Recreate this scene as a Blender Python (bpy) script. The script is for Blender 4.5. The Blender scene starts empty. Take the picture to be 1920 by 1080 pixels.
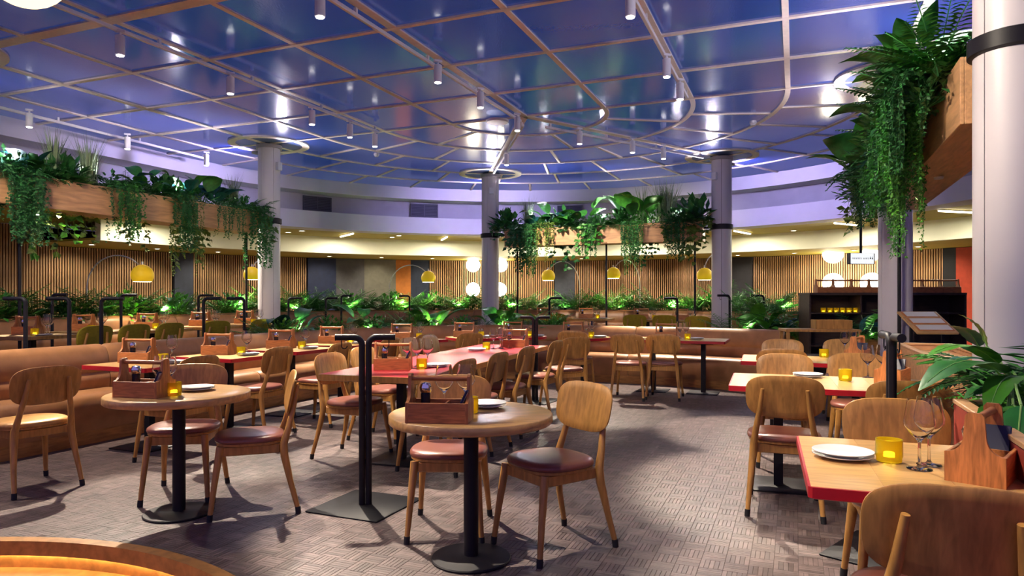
import bpy, math, random
from mathutils import Vector, Matrix
import numpy as np
random.seed(7)
SC = bpy.context.scene
COL = SC.collection
# ------------------------------------------------------------------ camera, world, exposure
F_PX, Y_H, EYE = 1300.0, 558.0, 1.34          # focal length in px, horizon row, eye height (m)
cam_d = bpy.data.cameras.new('camera'); cam = bpy.data.objects.new('camera', cam_d); COL.objects.link(cam)
cam.location = (0, 0, EYE); cam.rotation_euler = (math.pi/2, 0, 0)
cam_d.sensor_width = 36; cam_d.lens = F_PX/1920*36; cam_d.shift_y = (Y_H-540)/1920
cam_d.clip_start = 0.05; cam_d.clip_end = 200
SC.camera = cam
SC.view_settings.view_transform = 'Standard'; SC.view_settings.look = 'None'
SC.view_settings.gamma = 1; SC.view_settings.use_curve_mapping = False
SC.view_settings.exposure = 0.75
wd = bpy.data.worlds.new('world'); SC.world = wd; wd.use_nodes = True
wd.node_tree.nodes['Background'].inputs[0].default_value = (0.37, 0.30, 0.80, 1)
wd.node_tree.nodes['Background'].inputs[1].default_value = 0.40
try:
    SC.cycles.use_denoising = True
    SC.cycles.max_bounces = 12; SC.cycles.transmission_bounces = 12; SC.cycles.transparent_max_bounces = 16
    SC.cycles.sample_clamp_indirect = 4.0
    SC.cycles.caustics_reflective = False; SC.cycles.caustics_refractive = False
except Exception: pass

# ------------------------------------------------------------------ room axes: hub of the apse, g along the nave, n across it
A_G = math.radians(22.2)
HUB = Vector((0.2, 11.05)); GV = Vector((math.sin(A_G), math.cos(A_G))); NV = Vector((math.cos(A_G), -math.sin(A_G)))
def W(n, t): p = HUB + NV*n + GV*t; return (p.x, p.y)
def pol(r, deg): a = math.radians(deg); return W(r*math.sin(a), r*math.cos(a))   # deg 0 = far end, + to the right
def ground(px, py, h=0.0):                     # a pixel on a surface of height h
    z = F_PX*(EYE-h)/(py-Y_H); return ((px-960)*z/F_PX, z)
def ray_depth(px, y): return ((px-960)*y/F_PX, y)
def ray_ring(px, R):                           # where a pixel column meets the stadium outline of radius R
    best = None; y = 3.0
    while y < 40:
        x = (px-960)*y/F_PX; d = Vector((x, y))-HUB; n = d.dot(NV); t = d.dot(GV)
        r = math.hypot(n, t) if t > 0 else abs(n)
        if r <= R: best = y
        elif best is not None: break
        y += 0.01
    y = best if best else 20.0
    return ((px-960)*y/F_PX, y)
RZ = -A_G
UNIT = 1.3
CEIL = 4.24

# ------------------------------------------------------------------ materials
MATS = {}
def nd(nt, t, **k):
    x = nt.nodes.new(t)
    for a, b in k.items(): setattr(x, a, b)
    return x
def mat(name, col, rough=0.5, metal=0.0, vary=0.0, scale=20.0, bump=0.0, bscale=60.0, emit=None, estr=0.0, stretch=None, col2=None,
        trans=0.0, ior=1.45, coat=0.0, island=0.0, coords='Object', sub=0.0, spec=0.5, bdist=0.01):
    if name in MATS: return MATS[name]
    m = bpy.data.materials.new(name); m.use_nodes = True; MATS[name] = m
    nt = m.node_tree; L = nt.links.new; b = nt.nodes['Principled BSDF']
    b.inputs['Base Color'].default_value = (*col, 1); b.inputs['Roughness'].default_value = rough; b.inputs['Metallic'].default_value = metal
    b.inputs['IOR'].default_value = ior; b.inputs['Transmission Weight'].default_value = trans; b.inputs['Coat Weight'].default_value = coat
    b.inputs['Specular IOR Level'].default_value = spec
    if emit: b.inputs['Emission Color'].default_value = (*emit, 1); b.inputs['Emission Strength'].default_value = estr
    tc = nd(nt, 'ShaderNodeTexCoord'); mp = nd(nt, 'ShaderNodeMapping'); L(tc.outputs[coords], mp.inputs[0])
    if stretch: mp.inputs['Scale'].default_value = stretch
    cur = None
    if vary > 0 or col2:
        n = nd(nt, 'ShaderNodeTexNoise'); n.inputs['Scale'].default_value = scale; n.inputs['Detail'].default_value = 4; n.inputs['Distortion'].default_value = 0.4
        L(mp.outputs[0], n.inputs[0])
        r = nd(nt, 'ShaderNodeValToRGB'); e = r.color_ramp.elements
        c2 = col2 if col2 else tuple(max(0, c*(1-vary)) for c in col)
        c1 = col if col2 else tuple(min(1, c*(1+vary*0.6)) for c in col)
        e[0].position = 0.32; e[1].position = 0.68; e[0].color = (*c2, 1); e[1].color = (*c1, 1)
        L(n.outputs[0], r.inputs[0]); cur = r.outputs[0]
    if island > 0:
        g = nd(nt, 'ShaderNodeNewGeometry'); oi = nd(nt, 'ShaderNodeObjectInfo'); ad = nd(nt, 'ShaderNodeMath', operation='ADD'); fr = nd(nt, 'ShaderNodeMath', operation='FRACT')
        L(g.outputs['Random Per Island'], ad.inputs[0]); L(oi.outputs['Random'], ad.inputs[1]); L(ad.outputs[0], fr.inputs[0])
        mr = nd(nt, 'ShaderNodeMapRange'); mr.inputs[3].default_value = 1-island; mr.inputs[4].default_value = 1+island; L(fr.outputs[0], mr.inputs[0])
        mx = nd(nt, 'ShaderNodeMix', data_type='RGBA', blend_type='MULTIPLY'); mx.inputs[0].default_value = 1
        if cur: L(cur, mx.inputs[6])
        else: mx.inputs[6].default_value = (*col, 1)
        cb = nd(nt, 'ShaderNodeCombineColor')
        for i in range(3): L(mr.outputs[0], cb.inputs[i])
        L(cb.outputs[0], mx.inputs[7]); cur = mx.outputs[2]
    if cur: L(cur, b.inputs['Base Color'])
    if bump > 0:
        n2 = nd(nt, 'ShaderNodeTexNoise'); n2.inputs['Scale'].default_value = bscale; n2.inputs['Detail'].default_value = 3; L(mp.outputs[0], n2.inputs[0])
        bp = nd(nt, 'ShaderNodeBump'); bp.inputs['Strength'].default_value = bump; bp.inputs['Distance'].default_value = bdist
        L(n2.outputs[0], bp.inputs['Height']); L(bp.outputs[0], b.inputs['Normal'])
    return m
OAK = lambda: mat('oak', (0.46, 0.225, 0.058), 0.36, vary=0.28, scale=6, stretch=(7, 7, 0.9), island=0.08, bump=0.05, bscale=25)
OAKT = lambda: mat('oak_table_top', (0.58, 0.335, 0.12), 0.32, vary=0.22, scale=5, stretch=(1.2, 9, 9), island=0.1)
BLACK = lambda: mat('black_metal', (0.009, 0.008, 0.012), 0.48, vary=0.15, spec=.3)
RED = lambda: mat('red_edge', (0.42, 0.008, 0.018), 0.42, vary=0.1)
REDTOP = lambda: mat('red_laminate', (0.56, 0.030, 0.046), 0.32, vary=0.06, scale=3)
TAN = lambda: mat('tan_leather', (0.345, 0.160, 0.066), 0.40, vary=0.20, scale=5, bump=0.12, bscale=220, bdist=0.004)
PAD = lambda: mat('brown_leather_pad', (0.205, 0.066, 0.046), 0.30, vary=0.12, scale=8, bump=0.08, bscale=250, bdist=0.003)
TEAK = lambda: mat('teak_caddy', (0.50, 0.185, 0.055), 0.42, vary=0.35, scale=7, stretch=(1.5, 12, 12))
GLASS = lambda: mat('clear_glass', (1, 1, 1), 0.0, trans=1.0, ior=1.3)
WHITE = lambda: mat('white_ceramic', (0.86, 0.85, 0.82), 0.18)
YGLASS = lambda: mat('yellow_glass', (1.0, 0.78, 0.03), 0.10, trans=0.62, ior=1.2)

# ------------------------------------------------------------------ mesh builder
class MB:
    def __init__(s): s.v = []; s.f = []
    def add(s, vs, fs, M=None):
        o = len(s.v)
        s.v += [tuple(M @ Vector(p)) if M is not None else tuple(p) for p in vs]
        s.f += [tuple(i+o for i in f) for f in fs]; return s
    def box(s, c, d, M=None, rz=0.0):
        x, y, z = (k/2 for k in d)
        vs = [Vector((sx*x, sy*y, sz*z)) for sz in (-1, 1) for sx, sy in ((-1,-1),(1,-1),(1,1),(-1,1))]
        R = Matrix.Translation(c) @ Matrix.Rotation(rz, 4, 'Z')
        if M is not None: R = M @ R
        return s.add(vs, [(3,2,1,0),(4,5,6,7),(0,1,5,4),(1,2,6,5),(2,3,7,6),(3,0,4,7)], R)
    def bbox(s, c, d, b=0.01, rz=0.0, M=None):          # box with chamfered edges
        x, y, z = (k/2 for k in d); b = min(b, x*.9, y*.9, z*.9)
        ring = lambda i, zz: [(sx*(x-i*(1 if k else 1)) , sy*(y-i), zz) for k, (sx, sy) in enumerate(((-1,-1),(1,-1),(1,1),(-1,1)))]
        def oct8(i, zz):
            X, Y = x-i, y-i; bb = b
            return [(-X+bb,-Y,zz),(X-bb,-Y,zz),(X,-Y+bb,zz),(X,Y-bb,zz),(X-bb,Y,zz),(-X+bb,Y,zz),(-X,Y-bb,zz),(-X,-Y+bb,zz)]
        R = Matrix.Translation(c) @ Matrix.Rotation(rz, 4, 'Z')
        if M is not None: R = M @ R
        rings = [oct8(b, -z), oct8(0, -z+b), oct8(0, z-b), oct8(b, z)]
        return s.loft(rings, R, caps=True)
    def loft(s, rings, M=None, caps=True, closed=True):
        k = len(rings[0]); vs = [p for r in rings for p in r]; fs = []
        for i in range(len(rings)-1):
            for j in range(k if closed else k-1):
                j2 = (j+1) % k
                fs.append((i*k+j, i*k+j2, (i+1)*k+j2, (i+1)*k+j))
        if caps:
            fs.append(tuple(range(k-1, -1, -1))); fs.append(tuple(range((len(rings)-1)*k, len(rings)*k)))
        return s.add(vs, fs, M)
    def lathe(s, prof, n=24, c=(0,0,0), M=None, caps=True):
        rings = [[(c[0]+r*math.cos(2*math.pi*i/n), c[1]+r*math.sin(2*math.pi*i/n), c[2]+z) for i in range(n)] for r, z in prof]
        return s.loft(rings, M, caps)
    def tube(s, pts, r, n=8, caps=True, M=None):
        pts = [Vector(p) for p in pts]; rs = r if isinstance(r, (list, tuple)) else [r]*len(pts)
        t0 = (pts[1]-pts[0]).normalized(); up = Vector((0,0,1)) if abs(t0.z) < .9 else Vector((1,0,0))
        u = t0.cross(up).normalized(); rings = []
        for i, p in enumerate(pts):
            a = pts[max(i-1, 0)]; b = pts[min(i+1, len(pts)-1)]; t = (b-a).normalized()
            u = (u - t*u.dot(t)).normalized(); w = t.cross(u)
            rings.append([p + (u*math.cos(2*math.pi*j/n) + w*math.sin(2*math.pi*j/n))*rs[i] for j in range(n)])
        return s.loft(rings, M, caps)
    def prism(s, outline, z0, z1, M=None):
        k = len(outline)
        vs = [(x, y, z0) for x, y in outline]+[(x, y, z1) for x, y in outline]
        fs = [tuple(range(k-1,-1,-1)), tuple(range(k, 2*k))]+[(i, (i+1)%k, (i+1)%k+k, i+k) for i in range(k)]
        return s.add(vs, fs, M)
    def mesh(s, name, angle=40):
        me = bpy.data.meshes.new(name); me.from_pydata([tuple(p) for p in s.v], [], s.f); me.update()
        if angle:
            me.polygons.foreach_set('use_smooth', [True]*len(me.polygons))
            try: me.set_sharp_from_angle(angle=math.radians(angle))
            except Exception: pass
        return me
    def build(s, name, m, parent=None, loc=(0,0,0), rz=0.0, angle=40, **k):
        me = s.mesh(name, angle)
        if m is not None: me.materials.append(m)
        return link(name, me, parent, loc, rz, **k)
def link(name, data, parent=None, loc=(0,0,0), rz=0.0, label=None, cat=None, group=None, kind=None):
    o = bpy.data.objects.new(name, data); COL.objects.link(o); o.location = loc; o.rotation_euler = (0, 0, rz); o.parent = parent
    tag(o, label, cat, group, kind); return o
def tag(o, label=None, cat=None, group=None, kind=None):
    if label: o['label'] = label
    if cat: o['category'] = cat
    if group: o['group'] = group
    if kind: o['kind'] = kind
def thing(name, label, cat, loc=(0,0,0), rz=0.0, group=None):
    o = link(name, None, None, loc, rz, label, cat, group); o.empty_display_size = 0.1; return o
def copy_tree(o, parent=None):
    c = o.copy(); COL.objects.link(c); c.parent = parent
    for ch in [k for k in o.children]: copy_tree(ch, c)
    return c
def dup(proto, used, loc, rz, label, group=None, cat=None):
    o = proto if not used.get(proto.name) else copy_tree(proto)
    used[proto.name] = used.get(proto.name, 0)+1
    o.location = loc; o.rotation_euler = (0, 0, rz); o['label'] = label
    if group: o['group'] = group
    return o
USED = {}
ORD = ['first','second','third','fourth','fifth','sixth','seventh','eighth','ninth','tenth','eleventh','twelfth','thirteenth','fourteenth','fifteenth','sixteenth',
       'seventeenth','eighteenth','nineteenth','twentieth','twenty-first','twenty-second','twenty-third','twenty-fourth','twenty-fifth','twenty-sixth','twenty-seventh','twenty-eighth','twenty-ninth','thirtieth']
def spot(name, parent, loc, target, power, size=45, blend=0.5, col=(1, .88, .72), rad=0.03):
    l = bpy.data.lights.new(name, 'SPOT'); l.energy = power; l.color = col; l.spot_size = math.radians(size); l.spot_blend = blend; l.shadow_soft_size = rad
    o = bpy.data.objects.new(name, l); COL.objects.link(o); o.parent = parent; o.location = loc
    d = Vector(target)-Vector(loc); o.rotation_euler = d.to_track_quat('-Z', 'Y').to_euler(); return o
def point(name, parent, loc, power, col=(1, .85, .6), rad=0.05):
    l = bpy.data.lights.new(name, 'POINT'); l.energy = power; l.color = col; l.shadow_soft_size = rad
    o = bpy.data.objects.new(name, l); COL.objects.link(o); o.parent = parent; o.location = loc; return o

# ------------------------------------------------------------------ stadium sweep (nave sides + apse arc)
def stadium(R, tL, tR, step=4.0, a0=-90.0, a1=90.0):
    pts = []
    if tL is not None: pts.append(W(-R, tL))
    k = max(2, int((a1-a0)/step))
    for i in range(k+1): pts.append(pol(R, a0+(a1-a0)*i/k))
    if tR is not None: pts.append(W(R, tR))
    return pts
def sweep(prof, tL, tR, step=4.0, a0=-90.0, a1=90.0):
    cols = [stadium(R, tL, tR, step, a0, a1) for R, z in prof]
    rings = [[(cols[j][i][0], cols[j][i][1], prof[j][1]) for j in range(len(prof))] for i in range(len(cols[0]))]
    return MB().loft(rings, caps=True)

# ================================================================== STRUCTURE
# ---- floor: a sub-floor with parquet strips; a round stepped well at the lower left
PIT_C, PIT_R = Vector((-2.75, 1.75)), 2.09
def floor():
    n = 96
    circ = [(PIT_C.x+PIT_R*math.cos(2*math.pi*i/n), PIT_C.y+PIT_R*math.sin(2*math.pi*i/n)) for i in range(n)]
    big = []
    for (x, y) in circ:                                   # rays from the well's edge out to a square
        d = Vector((x, y))-PIT_C; k = 40/max(abs(d.x), abs(d.y)); big.append((PIT_C.x+d.x*k, PIT_C.y+d.y*k))
    vs = [(x, y, -0.003) for x, y in circ]+[(x, y, -0.003) for x, y in big]
    fs = [(i, n+i, n+(i+1)%n, (i+1)%n) for i in range(n)]
    fl = MB().add(vs, fs).build('floor', mat('parquet_joint', (0.075, 0.055, 0.048), 0.7, vary=0.2), kind='structure', angle=0)
    pm = mat('parquet_oak', (0.108, 0.077, 0.074), 0.42, vary=0.3, scale=5, island=0.34, stretch=(3, 3, 1), bump=0.04, bscale=40)
    B, K = 0.115, 5; w = B/K; g = 0.0007
    cell = []
    for i in range(-90, 120):
        for j in range(-80, 100):
            # block centre in the room's axes
            c = Vector((0.0, 6.5)) + NV*(i*B) + GV*(j*B)
            if c.y < 3.0 or c.y > 12.2 or abs(c.x) > c.y*0.80+0.25: continue
            d = c-HUB; nn, tt = d.dot(NV), d.dot(GV)
            if nn < -2.3 or tt > 0.8 or nn > 6.2: continue
            for k in range(K):
                o = (k-(K-1)/2)*w
                if (i+j) % 2: cc = c + NV*o; a, b = w/2-g, B/2-g
                else: cc = c + GV*o; a, b = B/2-g, w/2-g
                if (cc-PIT_C).length < PIT_R+0.004 or min((cc+NV*(sx*a)+GV*(sy*b)-PIT_C).length for sx in (-1, 1) for sy in (-1, 1)) < PIT_R-0.033: continue
                cell.append((cc.x, cc.y, a, b))
    cell.sort(key=lambda q: q[1]+abs(q[0])*0.2)
    random.seed(3)
    def strip(a, b, t):
        e = 0.0012; vs = []
        for (aa, bb, z) in ((a, b, -0.004), (a, b, t-e), (a-e, b-e, t)):
            for sx, sy in ((-1,-1),(1,-1),(1,1),(-1,1)):
                p = NV*(sx*aa)+GV*(sy*bb); vs.append((p.x, p.y, z))
        fs = [(8,9,10,11)]+[(r*4+i, r*4+(i+1)%4, (r+1)*4+(i+1)%4, (r+1)*4+i) for r in (0, 1) for i in range(4)]
        return vs, fs
    inview = [q for q in cell if abs(q[0])*F_PX/q[1] < 955 and Y_H+EYE*F_PX/q[1] < 1078]
    near = inview[:300]; ns = set((q[0], q[1]) for q in near)
    ms = {}
    for (x, y, a, b) in near:
        key = a > b
        if key not in ms:
            me = MB().add(*strip(a, b, 0.0)).mesh('parquet_strip', 0); me.materials.append(pm); ms[key] = me
        link('parquet_strip', ms[key], fl, (x, y, random.uniform(-0.0008, 0.0)))
    mb = MB()
    for (x, y, a, b) in cell:
        if (x, y) in ns: continue
        vs, fs = strip(a, b, random.uniform(-0.0008, 0.0)); mb.add([(p[0]+x, p[1]+y, p[2]) for p in vs], fs)
    mb.build('parquet_field', pm, fl, kind='stuff', angle=0)
    # plain far floor under the furniture beyond the strips is the sub-floor itself
    return fl
FLOOR = floor()
def pit():
    wood = mat('step_wood', (0.42, 0.20, 0.06), 0.35, vary=0.3, scale=4, stretch=(4, 4, 4))
    ring = lambda r0, r1, z0, z1, n=128: MB().loft([[(PIT_C.x+r*math.cos(2*math.pi*i/n), PIT_C.y+r*math.sin(2*math.pi*i/n), z) for r, z in ((r0, z0), (r1, z0), (r1, z1), (r0, z1))] for i in range(n+1)], caps=False)
    st = thing('curved_step', 'curved oak steps with lit edges at the lower left corner', 'steps', (0, 0, 0))
    # upper nosing, flush with the floor; below it a lit recess and the second tread
    ring(PIT_R-0.035, PIT_R+0.035, -0.075, 0.004).build('nosing', wood, st)
    ring(PIT_R+0.005, PIT_R+0.03, -0.16, -0.07).build('riser', wood, st)
    ring(PIT_R-0.32, PIT_R+0.02, -0.20, -0.155).build('tread', wood, st)
    ring(PIT_R-0.30, PIT_R-0.27, -0.34, -0.19).build('riser', wood, st)
    led = mat('warm_led_strip', (1, .8, .5), 0.5, emit=(1, .72, .32), estr=18)
    ring(PIT_R-0.014, PIT_R+0.002, -0.079, -0.0755).build('led_strip', led, st)
    m = MB(); m.lathe([(PIT_R-0.25, -0.36), (PIT_R-0.25, -0.34)], 96, (PIT_C.x, PIT_C.y, 0)); m.build('lower_landing', wood, st)
pit()
# ---- raised tier behind the inner banquette
TIER = 0.15
def tier():
    inner = [(-2.62, -9.0), (-2.62, -2.6), (-2.45, -1.6), (-2.0, -0.6), (-1.3, 0.35), (-0.4, 1.0), (0.5, 1.12), (3.75, 0.98)]
    outer = [(3.75, 5.0), (9.3, 9.3), (5, 13.2), (-5, 13.2), (-13.2, 5), (-13.2, -9)]
    MB().prism([W(*p) for p in inner+outer][::-1], -0.012, TIER).build('floor_tier', mat('tier_floor', (0.16, 0.12, 0.10), 0.5, vary=0.3, scale=6), kind='structure', angle=0)
tier()

# ---- ceiling
RE = 7.75
def ceiling():
    over = stadium(RE+0.3, -10.2, -10.2)
    ce = MB().prism(over, CEIL+0.10, CEIL+0.25).build('ceiling', mat('plenum_dark', (0.02, 0.02, 0.05), 0.8), kind='structure', angle=0)
    rib = mat('ceiling_rib_paint', (0.86, 0.73, 0.62), 0.45, vary=0.06)
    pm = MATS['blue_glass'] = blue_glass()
    hw = 0.032
    def bar(n0, t0, n1, t1, w=0.065, z0=CEIL-0.018, z1=CEIL+0.03, name='straight_rib'):
        a = Vector(W(n0, t0)); b = Vector(W(n1, t1)); d = (b-a); c = (a+b)/2
        return MB().box((c.x, c.y, (z0+z1)/2), (d.length, w, z1-z0), rz=math.atan2(d.y, d.x)).build(name, rib, ce, angle=0)
    TM = -7*UNIT
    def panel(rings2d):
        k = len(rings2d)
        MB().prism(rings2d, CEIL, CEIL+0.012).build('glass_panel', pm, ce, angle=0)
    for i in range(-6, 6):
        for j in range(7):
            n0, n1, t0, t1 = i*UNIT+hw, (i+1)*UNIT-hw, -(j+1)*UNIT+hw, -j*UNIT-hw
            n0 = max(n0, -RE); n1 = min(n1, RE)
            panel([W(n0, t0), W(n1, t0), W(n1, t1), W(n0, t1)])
    for i in range(-5, 6): bar(i*UNIT, TM, i*UNIT, 0.0, 0.10 if i in (0, -4, 4) else 0.065)
    for j in range(0, 8):
        bar(-RE, -j*UNIT, RE, -j*UNIT, 0.15 if j == 4 else 0.06, CEIL-0.02)
    spk = [[-30, 30], [-60, -30, 0, 30, 60], [-70, -50, -30, -10, 10, 30, 50, 70], [-75+15*k for k in range(11)], [-81+13.5*k for k in range(13)], [-80+12*k for k in range(14)]]
    for k in range(6):
        r0, r1 = k*UNIT, min((k+1)*UNIT, RE)
        cuts = [-90]+spk[k]+[90]
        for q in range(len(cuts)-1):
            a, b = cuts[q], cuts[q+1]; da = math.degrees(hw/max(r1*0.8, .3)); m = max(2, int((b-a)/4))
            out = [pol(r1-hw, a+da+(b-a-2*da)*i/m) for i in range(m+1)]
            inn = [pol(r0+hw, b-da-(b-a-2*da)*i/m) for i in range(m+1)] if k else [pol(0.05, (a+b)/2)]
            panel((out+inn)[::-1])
        for a in spk[k]:
            p0 = Vector(pol(max(r0, 0.02), a)); p1 = Vector(pol(r1, a)); d = p1-p0; c = (p0+p1)/2
            wd = 0.13 if abs(a) == 30 and k < 4 else 0.05
            MB().box((c.x, c.y, CEIL-0.002), (d.length, wd, 0.03), rz=math.atan2(d.y, d.x)).build('radial_rib', rib, ce, angle=0)
        if k < 5:
            w2 = 0.035
            sweep([(r1-w2, CEIL-0.019), (r1+w2, CEIL-0.019), (r1+w2, CEIL+0.03), (r1-w2, CEIL+0.03)], None, None, 3).build('ring_rib', rib, ce)
    # collars round the columns
    for (n, t) in COLS:
        x, y = W(n, t); ring = MB()
        prof = [(0.60, -0.026), (0.73, -0.026), (0.73, 0.03), (0.60, 0.03)]
        ring.loft([[(x+r*math.cos(2*math.pi*i/48), y+r*math.sin(2*math.pi*i/48), CEIL+z) for r, z in prof] for i in range(49)], caps=False)
        ring.build('column_collar', rib, ce)
        MB().lathe([(0.60, -0.012), (0.60, -0.006)], 48, (x, y, CEIL)).build('collar_disc', mat('collar_disc_blue', (0.10, 0.16, 0.38), 0.25), ce)
    x, y = W(-0.42, -0.12)
    MB().lathe([(0.10, -0.10), (0.17, -0.10), (0.18, -0.08), (0.18, -0.06)], 32, (x, y, CEIL)).build('hub_rose', mat('white_plastic', (.75, .73, .76), .4), ce)
    return ce
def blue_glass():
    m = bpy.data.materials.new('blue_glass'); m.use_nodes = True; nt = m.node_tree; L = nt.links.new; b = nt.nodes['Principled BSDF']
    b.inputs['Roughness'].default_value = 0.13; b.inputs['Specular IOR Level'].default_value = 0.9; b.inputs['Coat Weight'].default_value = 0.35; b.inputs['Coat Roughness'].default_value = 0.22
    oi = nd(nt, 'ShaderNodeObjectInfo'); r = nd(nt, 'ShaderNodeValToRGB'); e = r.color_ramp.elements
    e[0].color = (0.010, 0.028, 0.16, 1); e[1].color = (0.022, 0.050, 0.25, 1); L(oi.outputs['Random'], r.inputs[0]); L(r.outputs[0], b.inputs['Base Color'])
    b.inputs['Emission Color'].default_value = (0.035, 0.125, 0.62, 1); b.inputs['Emission Strength'].default_value = 0.11  # weak emission added so the panels look blue-lit and tint the room
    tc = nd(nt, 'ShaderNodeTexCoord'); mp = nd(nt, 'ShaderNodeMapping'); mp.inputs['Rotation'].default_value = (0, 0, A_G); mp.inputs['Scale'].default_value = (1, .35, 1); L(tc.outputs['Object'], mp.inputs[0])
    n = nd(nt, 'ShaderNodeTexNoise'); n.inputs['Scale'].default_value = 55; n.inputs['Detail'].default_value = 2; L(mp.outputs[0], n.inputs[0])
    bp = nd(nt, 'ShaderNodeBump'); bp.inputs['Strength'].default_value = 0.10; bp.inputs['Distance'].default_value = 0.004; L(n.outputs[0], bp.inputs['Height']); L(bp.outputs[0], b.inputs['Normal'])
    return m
COLS = [(-5.2, -5.45), (-5.2, 0.08), (-2.6, 4.5), (2.6, 4.45), (5.2, -0.05), (5.15, -5.55)]
ceiling()
# ---- cornices, soffits, fascias
purple = mat('cornice_paint', (0.62, 0.58, 0.66), 0.6, vary=0.04, scale=2)
cream = mat('cream_paint', (0.80, 0.77, 0.60), 0.65, vary=0.05, scale=2)
olive = mat('olive_soffit', (0.46, 0.37, 0.06), 0.6, vary=0.08, scale=2)
recess = mat('recess_grey', (0.40, 0.39, 0.46), 0.7, vary=0.08, scale=2)
def st(name, prof, m, tL=-9.5, tR=-7.5, a0=-90., a1=90.):
    return sweep(prof, tL, tR, 3.0, a0, a1).build(name, m, kind='structure')
st('trim_1', [(7.70, 3.93), (8.35, 3.93), (8.35, 4.34), (7.70, 4.34)], purple)
st('wall_cornice_recess', [(8.25, 3.40), (8.4, 3.40), (8.4, 3.95), (8.25, 3.95)], recess)
st('trim_2', [(7.85, 3.05), (8.40, 3.05), (8.40, 3.45), (7.85, 3.47)], purple)
st('ceiling_soffit_upper', [(7.86, 3.06), (12.95, 3.06), (12.95, 3.16), (7.86, 3.16)], olive)
sweep([(10.1, 2.60), (10.28, 2.60), (10.28, 3.058), (10.1, 3.058)], None, -7.5, 3.0, -88., 90.).build('trim_3', cream, kind='structure')
sweep([(10.12, 2.612), (12.95, 2.612), (12.95, 2.66), (10.12, 2.66)], None, -7.5, 3.0, -88., 90.).build('ceiling_soffit_lower', olive, kind='structure')
# ---- columns
def column(n, t, label):
    x, y = W(n, t); th = thing('column', label, 'column', (x, y, 0), 0.2)
    pm = mat('column_panel', (0.66, 0.61, 0.64), 0.38, vary=0.05, scale=1.5)
    R = 0.20; K = 6
    for k in range(K):
        a0 = 2*math.pi*k/K+0.014; a1 = 2*math.pi*(k+1)/K-0.014; m = 10
        out = [(R*math.cos(a0+(a1-a0)*i/m), R*math.sin(a0+(a1-a0)*i/m)) for i in range(m+1)]
        inn = [((R-.02)*math.cos(a1-(a1-a0)*i/m), (R-.02)*math.sin(a1-(a1-a0)*i/m)) for i in range(m+1)]
        MB().prism(out+inn, 0.0, CEIL-0.03).build('cladding_panel', pm, th)
    MB().lathe([(R-.012, 0), (R-.012, CEIL-0.02)], 32).build('core', BLACK(), th)
    MB().lathe([(R+.035, CEIL-0.10), (R+.035, CEIL-0.035)], 32).build('top_ring', mat('grey_ring', (.30, .28, .30), .4), th)
    # violet fill flood added on the top ring to tint the cornice
    o = (Vector((x, y))-HUB).normalized(); lo = Matrix.Rotation(-0.2, 2) @ o
    f = MB().bbox((lo.x*.30, lo.y*.30, CEIL-.14), (.14, .14, .05), .006, math.atan2(lo.y, lo.x)).build('fill_flood_housing', mat('grey_ring', (.30, .28, .30), .4), th)
    spot('fill_flood_beam', f, (lo.x*.44, lo.y*.44, CEIL-.22), (lo.x*3.2, lo.y*3.2, CEIL-1.0), 170, 140, .8, (.58, .50, 1.0), .08)
    # white box flood added on the shaft to brighten ribs and tracks
    li = -lo; b2 = MB().bbox((li.x*.235, li.y*.235, 3.80), (.07, .11, .15), .006, math.atan2(li.y, li.x)).build('shaft_fill_flood', mat('white_plastic', (.75, .73, .76), .4), th)
    if (n, t) != COLS[0]: spot('shaft_fill_beam', b2, (li.x*.30, li.y*.30, 3.80), (li.x*3, li.y*3, 3.95), 60, 165, .9, (.93, .86, 1.0), .06)
    MB().lathe([(R+.004, 2.725), (R+.028, 2.735), (R+.028, 2.825), (R+.004, 2.835)], 40).build('clamp_band', BLACK(), th)
for (n, t), lb in zip(COLS, ['lilac grey round column just outside the left picture edge', 'lilac grey round column behind the left banquette', 'slender grey column at the far end, left of the centre planter', 'grey column at the right end of the centre hanging planter',
                              'grey column behind the right hanging planter, left of the big column', 'large near column at the right edge of the picture']):
    column(n, t, lb)
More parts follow.
